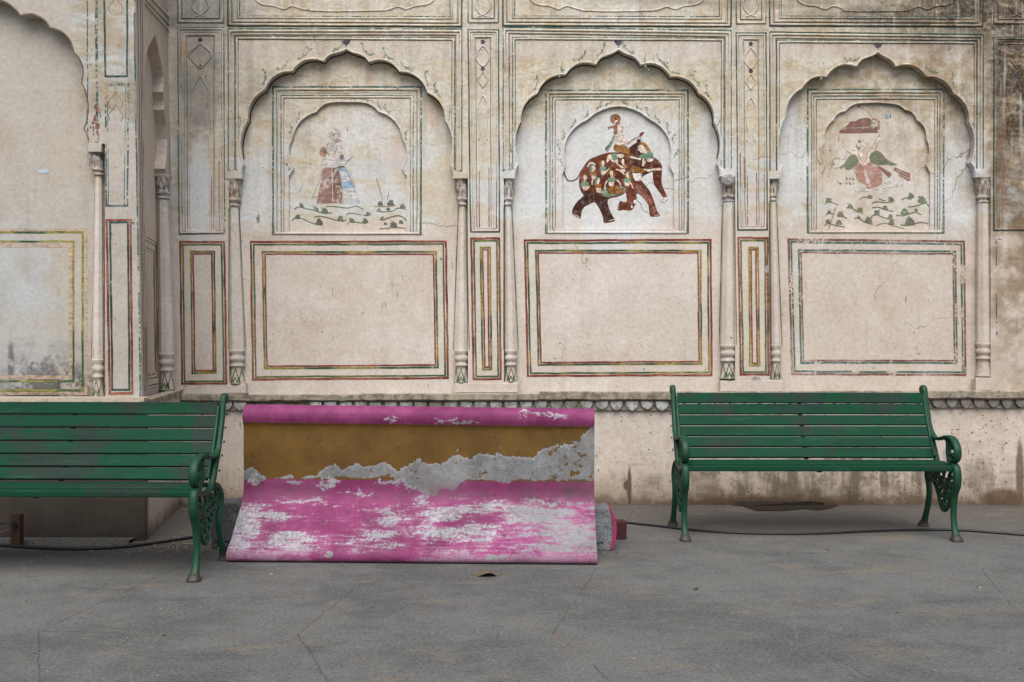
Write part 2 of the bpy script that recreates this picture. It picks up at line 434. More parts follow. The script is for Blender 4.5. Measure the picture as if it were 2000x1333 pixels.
# ------------------------------------------------------------------ GROUND
def m_ground():
    P = position(); x, y, z = sep(P)
    a = noise(P, 1.1, 5, .6); b = noise(P, 7, 6, .7); c = noise(P, 60, 3, .6); d = noise(P, 240, 2, .6); st = noise(P, 2.2, 6, .65, .5, (1, 2.6, 1))
    col = mix(sm(a * .6 + b * .4, .40, .60), (.064, .068, .069), (.142, .146, .142))
    col = mix(sm(st, .47, .66) * .6, col, (.132, .126, .112))
    col = mix(sm(st, .30, .42) * 1.0, (.060, .064, .068), col)
    dust_shade = sm(y + (b - .5) * 1.1, -1.5, -.3)  # dust toward the wall, and wallfoot below, also carry painted-in bench shade
    col = mix(dust_shade * .85, col, (.082, .062, .044))
    col = mix(sm(noise(P, 1.7, 6, .7, .4, (1, 1.8, 1)), .55, .66) * .7, col, (.195, .155, .105))
    col = mix(sm(noise(P, 9, 5, .7, .3, (1, 2.5, 1)), .60, .68) * .7, col, (.18, .13, .075))
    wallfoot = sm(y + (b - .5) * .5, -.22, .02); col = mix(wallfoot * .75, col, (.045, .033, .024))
    left_shade = sm(x + (b - .5) * .8, -1.3, -1.9) * sm(y + (b - .5) * .7, -2.1, -1.55); col = mix(left_shade * .75, col, (.035, .025, .018))  # shade under the left bench, painted in over the ground dirt
    wx = x + (noise(P, 6, 4, .6) - .5) * .035; wy = y + (noise(P, 7.3, 4, .6) - .5) * .035
    def seg(p, q):
        A = G(*p); B = G(*q); dx, dy = B.x - A.x, B.y - A.y; L2 = dx*dx + dy*dy
        t = mth('MULTIPLY', (wx - A.x) * dx + (wy - A.y) * dy, 1 / L2, clamp=True)
        ex = wx - A.x - t * dx; ey = wy - A.y - t * dy; return mth('SQRT', ex*ex + ey*ey)
    dark = None
    for p, q in (((75,1235),(305,1127)),((305,1127),(390,1095)),((75,1235),(77,1345)),((582,1240),(650,1345)),((1158,1298),(1205,1345)),((1557,1250),(1745,1345)),((1165,1110),(1120,1180)),((1905,1100),(1995,1205)),((75,1233),(250,1237)),((582,1240),(715,1130)),((1115,1185),(1078,1240)),((1238,998),(1222,1022)),((1170,1000),(1300,998))):
        s_ = seg(p, q); dark = s_ if dark is None else mn(dark, s_)
    tan = None
    for p, q in (((1120,1180),(1075,1245)),((1075,1245),(1160,1300)),((1530,1065),(1545,1180)),((1545,1180),(1557,1250)),((1960,1165),(1998,1208)),((255,1300),(320,1235)),((258,1345),(250,1295)),((582,1240),(650,1180))):
        s_ = seg(p, q); tan = s_ if tan is None else mn(tan, s_)
    kk = sm(noise(P, 5, 3), .34, .46)
    col = mix(sm(tan + (b - .5) * .012, .0060, .0020) * .55, col, (.19, .14, .085))
    cm = sm(dark, .0042, .0016) * kk
    col = mix(cm * .55, col, (.022, .019, .017))
    sp = noise(P, 75, 2, .5); col = mix(sm(sp, .655, .69) * .8, col, (.03, .026, .022)); col = mix(sm(noise(P, 67, 2, .5), .70, .72) * .6, col, (.26, .26, .25))
    col = mix(sm(sm(y, -1.0, -.1) * .06 + noise(P, 70, 2, .5), .69, .71) * .6, col, (.06, .045, .03))
    col = mix(.42, col, mix(sm(c * .35 + d * .65, .40, .60), (.012, .012, .012), (.23, .23, .22)))
    return dict(color=col, rough=sm(b, .2, .8) * .2 + .72, spec=.35, bump=bump(b * .35 + c * .22 + d * .08 - cm * .8 + a * .6, .55, .014))
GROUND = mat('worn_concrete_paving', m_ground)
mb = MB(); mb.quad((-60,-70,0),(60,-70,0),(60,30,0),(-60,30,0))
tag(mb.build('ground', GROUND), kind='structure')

# ------------------------------------------------------------------ MAIN WALL
wall = empty('palace_wall', (0, 0, 0))
tag(wall, 'long cream plaster palace wall with three painted scalloped niches above a stone ledge', 'wall')
LEDGE = 770
BAYS = [
 dict(arch=[(471,349),(474.6,320.6,'.1'),(482.8,234.8,'.12'),(516.5,174.7,'.16'),(570,138.5,'.18'),(631.4,119,'.2'),(676,95,'A'),(720.5,120.9),(780.6,139,'.2'),(835.4,180.3,'.18'),(870.7,234.8,'.16'),(879,317,'.12'),(886,349,'.1')],
      L=(447, 479), Rr=(914, 887), yb=749,
      inner=[(564,453.5),(564,343,'S'),(573,328,'S'),(571,270,'.16'),(617,219,'.16'),(640,201,'.08'),(678,199,'.03'),(716,201,'.03'),(740,218,'.08'),(787,271,'.16'),(786,328,'.16'),(794,343,'S'),(795,453.5,'S')],
      fr=(532.3,169.7,822.9,458.6), fi=(552,190,804,455), dado=((488,471),(873,470),(877,741),(492,744)), di=((511,490.5),(853,490.5),(857,720),(515,722)),
      frame=(449,60.5,899,61), finner=(463,75,885,77), cols=((443,471,349,398,449,465,449,478,684,750),(887,910,349,396,897,909,888,914,684,748))),
 dict(arch=[(1004.6,347),(1013,320,'.1'),(1016,238,'.12'),(1049,182,'.16'),(1104.3,145,'.18'),(1163.7,125.5,'.2'),(1208.3,96,'A'),(1252,126),(1310,149,'.2'),(1366,182,'.18'),(1396,238,'.16'),(1401,320,'.12'),(1407,345,'.1')],
      L=(984, 1012), Rr=(1436, 1408), yb=746,
      inner=[(1098.5,447.5),(1097.5,340,'S'),(1103.4,322.6,'S'),(1146,234,'.2'),(1268,232,'.21'),(1308,322.6,'.2'),(1316,339,'S'),(1317,447.5,'S')],
      fr=(1065.6,176.4,1344.6,456.6), fi=(1082,193.5,1329,450), dado=((1023,468),(1390,467),(1392,735),(1029,737)), di=((1045,488),(1370,488),(1372,713),(1050,715)),
      frame=(986,57.6,1425,64), finner=(1004,76,1411,78), cols=((983,1005,349,396,986,998,986,1010,684,746),(1408,1435,345,390,1413,1433,1407,1436,674,740))),
 dict(arch=[(1523.6,350),(1529,324,'.1'),(1534.5,225,'.12'),(1566.5,172,'.16'),(1613.7,149.6,'.18'),(1673,129,'.2'),(1715,101,'A'),(1750,129.8),(1810,149,'.2'),(1863,182,'.18'),(1894,238,'.16'),(1896.6,317,'.12'),(1908,345,'.1')],
      L=(1503, 1529), Rr=(1935, 1906), yb=742,
      inner=[(1605,448),(1605,336,'S'),(1611,320,'S'),(1610,277,'.16'),(1627.5,234.6,'.16'),(1651,217,'.16'),(1673,202,'.08'),(1748,203,'.03'),(1768,214,'.08'),(1791,234,'.16'),(1810,271,'.16'),(1809,321,'.14'),(1817,336,'S'),(1817,449,'S')],
      fr=(1576.7,174.7,1844,455.3), fi=(1592,192.5,1828,450), dado=((1538,466),(1885,470),(1888,735),(1545,733)), di=((1558,487),(1868,490),(1871,711),(1563,711)),
      frame=(1507,67,1917,72), finner=(1520,82,1905,84), cols=((1503,1522,350,388,1504,1515,1506,1525,674,741),(1905,1932,347,392,1909,1930,1907,1933,670,736))),
]
X0, X1, YT = 300, 2450, -420
ND = -.075        # niche back
ID = -.097        # inner niche back
front = [(X0, YT), (X0, LEDGE)]
for b in BAYS:
    a = scallops(b['arch']); b['curve'] = a
    front += [(b['L'][1], LEDGE), (b['L'][1], b['yb']), (b['L'][0], b['yb']), (b['L'][0], 349)] + a + [(b['Rr'][0]-1, 349), (b['Rr'][0]+0, 349), (b['Rr'][0]+27, 350), (b['Rr'][0]+27, b['yb']), (b['Rr'][1], b['yb']), (b['Rr'][1], LEDGE)]
# (the opening runs over the colonnettes down to the ledge)
front = [(X0, YT), (X0, LEDGE)]
opens = []
for b in BAYS:
    op = [(b['L'][1], LEDGE), (b['L'][1], b['yb']), (b['L'][0], b['yb']), (b['L'][0], b['curve'][0][1])] + b['curve'] + [(b['Rr'][0], b['curve'][-1][1]), (b['Rr'][0], b['yb']), (b['Rr'][1], b['yb']), (b['Rr'][1], LEDGE)]
    opens.append(op); front += op
front += [(X1, LEDGE), (X1, YT)]
SEAM = 1470
iL = [p for p in front]
cut = next(i for i in range(len(front)) if front[i] == (BAYS[1]['Rr'][1], LEDGE)) + 1
mb = MB(); mb.poly([[MAIN.pt(*p) for p in front[:cut] + [(SEAM, LEDGE), (SEAM, YT)]]])
mb.mi = 1; mb.poly([[MAIN.pt(*p) for p in [(SEAM, YT), (SEAM, LEDGE)] + front[cut:]]])
# thickness of the front layer around each opening
for oi, op in enumerate(opens):
    mb.mi = int(oi == 2)
    for p, q in zip(op, op[1:]):
        a, c = MAIN.pt(*p), MAIN.pt(*q); off = Vector((0, -ND, 0)); mb.quad(a, c, c + off, a + off)
A, B = MAIN.pt(X1, YT), MAIN.pt(X1, LEDGE); T = MAIN.pt(X0, YT)
mb.quad(A, B, B + Vector((0, 2.5, 0)), A + Vector((0, 2.5, 0))); mb.quad(T, A, A + Vector((0, 2.5, 0)), T + Vector((0, 2.5, 0)))
mb.build('wall_face', [PLASTER, PLASTER_R], wall, recalc=False)

def raised_poly(mb, pl, loops, out): mb.poly([[pl.pt(p[0], p[1], out) for p in l] for l in loops])
for bi, b in enumerate(BAYS):
    inner = scallops(b['inner'], .16, 8); b['icurve'] = inner
    mb = MB(); x0, x1 = b['L'][0] - 14, b['Rr'][0] + 14
    raised_poly(mb, MAIN, [rect(x0, 70, x1, LEDGE + 2), inner], ND)
    cl = inner + [inner[0]]
    for p, q in zip(cl, cl[1:]):
        a, c = MAIN.pt(*p, ND), MAIN.pt(*q, ND); off = Vector((0, ND - ID, 0)); mb.quad(a, c, c + off, a + off)
    raised_poly(mb, MAIN, [rect(b['fr'][0], b['fr'][1], b['fr'][2], b['fr'][3])], ID)
    PL = PLASTER_R if bi == 2 else PLASTER
    nb = mb.build('niche', PL, wall, recalc=False)
    nb['label'] = ['scalloped niche with a faded painted couple in its upper panel', 'scalloped niche with a painted elephant in its upper panel', 'scalloped niche with a painted winged figure in its upper panel'][bi]
    # mouldings of the inner panel
    mb = MB()
    f, fi = b['fr'], b['fi']
    bframe(mb, MAIN, rect(f[0]+5, f[1]+5, f[2]-5, f[3]-2), 5, .008, ND)
    for s_ in ([(fi[0],fi[3]),(fi[0],fi[1]),(fi[2],fi[1]),(fi[2],fi[3])],): bead(mb, MAIN, s_, 4, .006, ND)
    bead(mb, MAIN, [(f[0]+11,f[3]-4),(f[0]+11,f[1]+11),(f[2]-11,f[1]+11),(f[2]-11,f[3]-4)], 3, .004, ND)
    ic = inner[1:-1]
    bead(mb, MAIN, ic, 3.5, .004, ND + .0005, seg=99, wob=0)
    # outer bay mouldings
    F0, F1 = b['frame'], b['finner']; yb = b['curve'][0][1] - 16
    bead(mb, MAIN, [(F0[0],yb),(F0[0],F0[1]),(F0[2],F0[3]),(F0[2],yb)], 5, .012, 0)
    bead(mb, MAIN, [(F0[0]+6,yb),(F0[0]+6,F0[1]+6),(F0[2]-6,F0[3]+6),(F0[2]-6,yb)], 4, .006, 0)
    bead(mb, MAIN, [(F1[0],yb),(F1[0],F1[1]),(F1[2],F1[3]),(F1[2],yb)], 4, .008, 0)
    bead(mb, MAIN, b['curve'], 4, .006, 0, seg=99, wob=.2)
    # upper panel above
    u0, u1 = b['frame'][0] - 1, b['frame'][2]
    for d_, h_ in ((0, .010), (8, .007), (17, .006)):
        bead(mb, MAIN, [(u0+d_, YT+30), (u0+d_, 48-d_*.8), (u1-d_, 50-d_*.8), (u1-d_, YT+30)], 4, h_, 0)
    um = (u0 + u1) / 2
    car = crom([(u0+50,-40),(u0+48,-8),(u0+62,8),(u0+88,12),(u0+106,18),(u0+122,12),(u0+140,17),(um-60,21),(um,22),(um+60,21),(u1-140,19),(u1-122,13),(u1-106,18),(u1-88,12),(u1-62,8),(u1-48,-8),(u1-50,-40)], 4)
    bead(mb, MAIN, [(p.x,p.y) for p in car], 4, .006, 0, seg=99, wob=.3)
    mb.build('moulding', PL, wall, smooth=True)
    # painted borders
    mb = MB(); ln = [RED, GREEN, YELG, REDF, GREENF, TEAL, TEALF, BRNL, LEAFG, M_INK, DKLINE]
    o1 = ND + .0012
    fade = bi == 2
    mb.mi = 3 if fade else 0; frame(mb, MAIN, b['dado'], 4.2, o1)
    mb.mi = 4 if fade else (2 if bi == 1 else 1); frame(mb, MAIN, inset(b['dado'], 5.5), 3.6, o1)
    mb.mi = 4 if fade else 2; frame(mb, MAIN, b['di'], 3.8, o1)
    mb.mi = 3 if fade else 0; frame(mb, MAIN, inset(b['di'], 4.8), 3.2, o1)
    mb.mi = 4; frame(mb, MAIN, rect(f[0]-1, f[1]-1, f[2]+1, f[3]+1), 3.4, o1)
    mb.mi = 7; frame(mb, MAIN, rect(f[0]+8, f[1]+8, f[2]-8, f[3]-1), 1.3, o1, 'TRL')
    mb.mi = 4; frame(mb, MAIN, rect(fi[0]-4, fi[1]-4, fi[2]+4, fi[3]), 1.8, o1, 'TRL')
    mb.mi = 7; frame(mb, MAIN, rect(fi[0]+2, fi[1]+2, fi[2]-2, fi[3]), 1.1, o1, 'TRL')
    mb.mi = 5 if bi == 2 else 4
    yb += 0
    ribbon(mb, MAIN, [(F0[0]-3,yb+4),(F0[0]-3,F0[1]-4),(F0[2]+3,F0[3]-4),(F0[2]+3,yb+4)], 2.6, .0015)
    mb.mi = 6; ribbon(mb, MAIN, [(F0[0]+12,yb+4),(F0[0]-3,yb+4)], 2.4, .0015); ribbon(mb, MAIN, [(F0[2]-12,yb+4),(F0[2]+3,yb+4)], 2.4, .0015)
    mb.mi = 7; ribbon(mb, MAIN, [(F0[0]+9,yb),(F0[0]+9,F0[1]+9),(F0[2]-9,F0[3]+9),(F0[2]-9,yb)], 1.5, .0015)
    mb.mi = 4; ribbon(mb, MAIN, [(F1[0]-3,yb),(F1[0]-3,F1[1]-3),(F1[2]+3,F1[3]-3),(F1[2]+3,yb)], 2.0, .0015)
    mb.mi = 7; ribbon(mb, MAIN, [(F1[0]+2.5,yb-60),(F1[0]+2.5,F1[1]+2.5),(F1[2]-2.5,F1[3]+2.5),(F1[2]-2.5,yb-60)], 1.3, .0015)
    mb.mi = 5; ribbon(mb, MAIN, [(u0+0,YT+30),(u0-3,44),(u0-3,52)] , 2.4, .0015); ribbon(mb, MAIN, [(u0-3,51.5),(u1+3,53)], 2.4, .0015); ribbon(mb, MAIN, [(u1+3,53),(u1+3,YT+30)], 2.6, .0015)
    mb.mi = 7; ribbon(mb, MAIN, [(u0+4,YT+30),(u0+4,44),(u1-4,46),(u1-4,YT+30)], 1.6, .0015)
    mb.mi = 6; ribbon(mb, MAIN, [(u0+20,YT+30),(u0+20,32),(u1-20,33),(u1-20,YT+30)], 1.8, .0015)
    # dark line tucked under the arch edge, on the niche back
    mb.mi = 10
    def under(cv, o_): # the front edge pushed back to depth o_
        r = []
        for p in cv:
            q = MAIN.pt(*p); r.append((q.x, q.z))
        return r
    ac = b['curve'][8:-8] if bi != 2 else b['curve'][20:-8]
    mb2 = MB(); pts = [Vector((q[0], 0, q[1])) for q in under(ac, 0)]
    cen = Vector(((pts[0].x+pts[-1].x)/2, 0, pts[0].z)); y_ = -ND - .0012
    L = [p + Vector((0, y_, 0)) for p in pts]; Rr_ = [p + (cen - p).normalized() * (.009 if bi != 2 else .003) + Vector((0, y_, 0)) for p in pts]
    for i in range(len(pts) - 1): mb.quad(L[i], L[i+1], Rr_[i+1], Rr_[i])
    # leafy sprigs painted along the arch edges
    mb.mi = 8
    def sprigs(cv, out, step, size, dens=1.0, offs=5):
        acc = 0; nxt = step * .4
        c0 = Vector(((cv[0][0]+cv[-1][0])/2, cv[0][1] + 40))
        for p, q in zip(cv, cv[1:]):
            a, c = Vector(p), Vector(q); L_ = (c - a).length
            while acc + L_ > nxt:
                s_ = a.lerp(c, (nxt - acc) / L_); nxt += step * random.uniform(.8, 1.3)
                if random.random() > dens or L_ < .01: continue
                t = (c - a).normalized()
                if s_.x < c0.x: pass
                else: t = -t
                n_ = Vector((t.y, -t.x))
                if n_.dot(s_ - c0) < 0: n_ = -n_
                base = s_ + n_ * offs
                st = [base - t * size * 1.0, base - t*size*.3 + n_*size*.12, base + t * size * .3 + n_ * size * .35, base + t * size * .8 + n_ * size * 1.0]
                ribbon(mb, MAIN, [(v.x, v.y) for v in crom(st, 3)], size * .13, out, 0, 99)
                for k in range(5):
                    cc = st[random.randrange(4)] + Vector((random.uniform(-1,1), random.uniform(-1,1))) * size * .28
                    ang = random.uniform(0, 6.28); r1, r2 = size * random.uniform(.16, .34), size * random.uniform(.08, .15)
                    pp = [(cc.x + math.cos(ang)*math.cos(u)*r1 - math.sin(ang)*math.sin(u)*r2, cc.y + math.sin(ang)*math.cos(u)*r1 + math.cos(ang)*math.sin(u)*r2) for u in [j*6.283/6 for j in range(6)]]
                    raised_poly(mb, MAIN, [pp], out + .0002 * (1 + k))
            acc += L_
    sprigs(b['curve'], .0016, 42, 13, [.75, .85, .3][bi], 6)
    sprigs(b['icurve'][2:-2], ND + .0018, 24, 8.5, [.7, .95, .35][bi], 5.5)
    ax, ay = b['arch'][6][:2]
    mb.mi = 9
    for k in range(8):
        an = k * .785; pp = [(ax + math.cos(an)*4 + math.cos(u)*3.4, ay - 13 + math.sin(an)*3.4 + math.sin(u)*2.6) for u in [j*6.283/7 for j in range(7)]]
        raised_poly(mb, MAIN, [pp], .0018 + k*.00015)
    ribbon(mb, MAIN, [(ax, ay-2), (ax, ay-10)], 1.6, .0016, 0); ribbon(mb, MAIN, [(ax-9, ay-14), (ax-4, ay-17), (ax+4, ay-17), (ax+9, ay-14)], 1.5, .0016, 0)
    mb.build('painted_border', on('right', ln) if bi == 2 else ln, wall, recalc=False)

# ------------------------------------------------------------------ pilasters: panels with painted lines and low relief
def pilaster(xa, xb, up, mid, low, lowi, motif=True, cols=(5, 0, 1), upper=True, mx_=None, shape=0):
    """up: upper frame corners, mid: its inner frame, low / lowi: the dado frames"""
    mb = MB()
    if up:
        bframe(mb, MAIN, inset(up, 4), 4, .008, 0); bframe(mb, MAIN, mid, 3.5, .006, 0); bframe(mb, MAIN, inset(up, 9), 2.6, .004, 0)
        u = up
        ub = ((u[0][0], YT+30), (u[1][0], YT+30), (u[1][0], 46+ (2 if u[0][1] > 60 else 0)), (u[0][0], 46 + (2 if u[0][1] > 60 else 0)))
        bframe(mb, MAIN, inset(ub, 3), 4, .008, 0); bframe(mb, MAIN, inset(ub, 11), 3, .006, 0)
    mcx = (mid[0][0] + mid[1][0]) / 2; wd = (mid[1][0] - mid[0][0])
    if motif:
        k = wd / 36.0; y0 = mid[0][1]
        if shape == 0:
            loz = crom([(mcx,y0+18),(mcx+6*k,y0+24),(mcx+12*k,y0+32),(mcx+13*k,y0+42),(mcx+7*k,y0+52),(mcx,y0+58),(mcx-7*k,y0+52),(mcx-13*k,y0+42),(mcx-12*k,y0+32),(mcx-6*k,y0+24)], 3, True)
            dia = [(mcx,y0+68),(mcx+6*k,y0+77),(mcx+11*k,y0+83),(mcx+6*k,y0+90),(mcx,y0+99),(mcx-6*k,y0+90),(mcx-11*k,y0+83),(mcx-6*k,y0+77)]
            for l in ([(p.x,p.y) for p in loz], dia): bead(mb, MAIN, l + [l[0]], 3.2, .006, 0, 99, 0)
            for s_ in (-1, 1):
                bead(mb, MAIN, [(p.x,p.y) for p in crom([(mcx,y0+114),(mcx+s_*6*k,y0+124),(mcx+s_*10*k,y0+140),(mcx+s_*8*k,y0+165),(mcx+s_*5*k,y0+185),(mcx+s_*8*k,y0+200)],4)], 3.2, .006, 0, 99, 0)
        elif shape == 1:
            for s_ in (-1, 1):
                bead(mb, MAIN, [(p.x,p.y) for p in crom([(mcx,y0+16),(mcx+s_*6,y0+22),(mcx+s_*18,y0+32),(mcx+s_*22,y0+38),(mcx+s_*19,y0+46),(mcx+s_*8,y0+58),(mcx,y0+66)],4)], 3.6, .007, 0, 99, 0)
                bead(mb, MAIN, [(p.x,p.y) for p in crom([(mcx,y0+80),(mcx+s_*5,y0+88),(mcx+s_*13,y0+102),(mcx+s_*17,y0+112),(mcx+s_*15,y0+125),(mcx+s_*17,y0+150),(mcx+s_*21,y0+170),(mcx+s_*20,y0+190),(mcx+s_*15,y0+196),(mcx+s_*18,y0+215),(mcx+s_*20,y0+380)],4)], 3.4, .006, 0, 99, 0)
        else:
            dia = [(mcx,y0+14),(mcx+6,y0+22),(mcx+13,y0+30),(mcx+6,y0+40),(mcx,y0+48),(mcx-6,y0+40),(mcx-13,y0+30),(mcx-6,y0+22)]
            raised_poly(mb, MAIN, [dia], .006); bead(mb, MAIN, dia + [dia[0]], 3.2, .007, 0, 99, 0)
            for s_ in (-1, 1):
                bead(mb, MAIN, [(p.x,p.y) for p in crom([(mcx,y0+76),(mcx+s_*6,y0+88),(mcx+s_*15,y0+102),(mcx+s_*17,y0+118),(mcx+s_*12,y0+135),(mcx+s_*18,y0+160),(mcx+s_*15,y0+195)],4)], 3.4, .007, 0, 99, 0)
        # vase of the upper little panel
        vs = crom([(mcx-4,28),(mcx-8,24),(mcx-15*min(k,1.1),14),(mcx-13,2),(mcx-6,-6),(mcx,-10),(mcx+6,-6),(mcx+13,2),(mcx+15*min(k,1.1),14),(mcx+8,24),(mcx+4,28)], 3)
        bead(mb, MAIN, [(p.x,p.y) for p in vs], 3, .006, 0, 99, 0); bead(mb, MAIN, [(mcx-10,33),(mcx,29),(mcx+10,33)], 3, .006, 0, 99, 0)
    mb.build('moulding', PLASTER_R if xa > 1430 else PLASTER, wall, smooth=True)
    mb = MB(); lm = [TEAL, RED, GREEN, REDF, TEALF, GREENF, BRNL, M_INK, YELG]
    if up:
        mb.mi = cols[0] if cols[0] < 5 else 5; frame(mb, MAIN, up, 3.0, .0014)
        mb.mi = 4; frame(mb, MAIN, inset(up, 4.5), 1.8, .0014)
        mb.mi = 5; frame(mb, MAIN, inset(mid, -1), 2.0, .0014)
        mb.mi = 6; frame(mb, MAIN, inset(mid, 3), 1.2, .0014, 'TRL')
        for xx, cc in ((mid[3][0]+8, 3), (mid[2][0]-8, 3), (mid[3][0]-7, 3), (mid[2][0]+7, 3)):
            mb.mi = cc; ribbon(mb, MAIN, [(xx, mid[2][1]-random.uniform(90,140)), (xx, mid[2][1]-3)], 1.8, .0014)
        mb.mi = cols[0] if cols[0] < 5 else 5; frame(mb, MAIN, ub, 2.8, .0014, 'RBL')
        mb.mi = 6; frame(mb, MAIN, inset(ub, 8), 1.5, .0014, 'RBL')
    if motif:
        mb.mi = 7
        for (mx0, my0) in ((mcx, mid[0][1]+10), (mcx, mid[0][1]+63)):
            for q in range(5):
                an = q * 1.25; pp = [(mx0 + math.cos(an)*2.6 + math.cos(u)*2.1, my0 + math.sin(an)*2.6 + math.sin(u)*2.1) for u in [j*6.283/6 for j in range(6)]]
                raised_poly(mb, MAIN, [pp], .0016 + q*.0002)
    if low:
        mb.mi = cols[1]; frame(mb, MAIN, low, 4, .0014); mb.mi = cols[2]; frame(mb, MAIN, inset(low, 5), 3.6, .0014)
        mb.mi = 8; frame(mb, MAIN, lowi, 3.6, .0014); mb.mi = cols[1]; frame(mb, MAIN, inset(lowi, 4.4), 3.4, .0014)
    mb.build('painted_panel', on('right', lm) if xa > 1430 else lm, wall, recalc=False)
pilaster(345, 443, ((346,53),(438,53),(440,458),(348,459)), ((361,68),(421,68),(421,452),(363,452)), ((350,471),(440,471),(444,752),(354,752)), ((371,490),(420,490),(423,730),(374,731)), shape=1, cols=(5,1,2))
pilaster(915, 984, ((913,57.6),(974.6,57.6),(977,455),(918,455)), ((925,72),(961,72),(963,449),(928,449)), ((918.5,464),(977,464),(980,743),(923,743)), ((936.6,482),(959,482),(961.5,724),(941,724)), cols=(0,1,2))
pilaster(1437, 1503, ((1437,64),(1497,64),(1500,451),(1440,451)), ((1449,76),(1484,76),(1486,446),(1452,446)), ((1440,463),(1501,463),(1503,734),(1445,734)), ((1461,482),(1482.5,482),(1485,716),(1463,716)), cols=(0,1,2))
pilaster(1935, 2040, ((1940,72),(2036,72),(2036,452),(1940,452)), ((1953,86),(2020,86),(2020,446),(1953,446)), None, None, cols=(0,3,5), shape=2)
mb = MB(); mb.mi = 0
ribbon(mb, MAIN, [(1958,467),(1946,467),(1946,520)], 2.4, .0014); ribbon(mb, MAIN, [(1946,575),(1947,655)], 2.6, .0014)
mb.mi = 1; raised_poly(mb, MAIN, [[(1443,299),(1450,300),(1456,312),(1457,366),(1447,369),(1443,340)]], .0024)
mb.mi = 2
raised_poly(mb, MAIN, [[jit((1478+math.cos(a)*9, 743+math.sin(a)*8), 1.5) for a in [k*.52 for k in range(12)]]], .0016)
raised_poly(mb, MAIN, [[jit((504.5+math.cos(a)*3.5, 427+math.sin(a)*9), .8) for a in [k*.6 for k in range(10)]]], ND+.0016)
raised_poly(mb, MAIN, [[jit((1498+math.cos(a)*5, 525+math.sin(a)*8), .8) for a in [k*.6 for k in range(10)]]], .0026)
mb.build('plaster_patch', [TEALF, M_REDB, M_GREY], wall, recalc=False)
o = mb  # blocks projecting under the pilasters, and imposts
mb = MB()
for xa, xb, ya, yb in ((305,346,752,772),(441,480,752,768),(888,1011,749,767),(1407,1529,744,765),(1906,1936,738,763)):
    mb = MB(); a = MAIN.pt(xa, ya, .006); c = MAIN.pt(xb, yb, .006); mb.box((a.x, -.006, c.z), (c.x, .02, a.z), .0005); mb.build('plinth_block', PLASTER_R if xa > 1390 else PLASTER, wall, bevel=.003)
for xa, xb, ya, yb in ((441,472,335,349),(885,912,336,349),(983,1006,334,349),(1407,1436,330,345),(1503,1524,334,350),(1905,1933,330,347)):
    mb = MB(); a = MAIN.pt(xa, ya, .010); c = MAIN.pt(xb, yb, .010); mb.box((a.x, -.010, c.z), (c.x, .03, a.z), .0008); mb.build('impost', PLASTER_R if xa > 1480 else PLASTER, wall, bevel=.003)

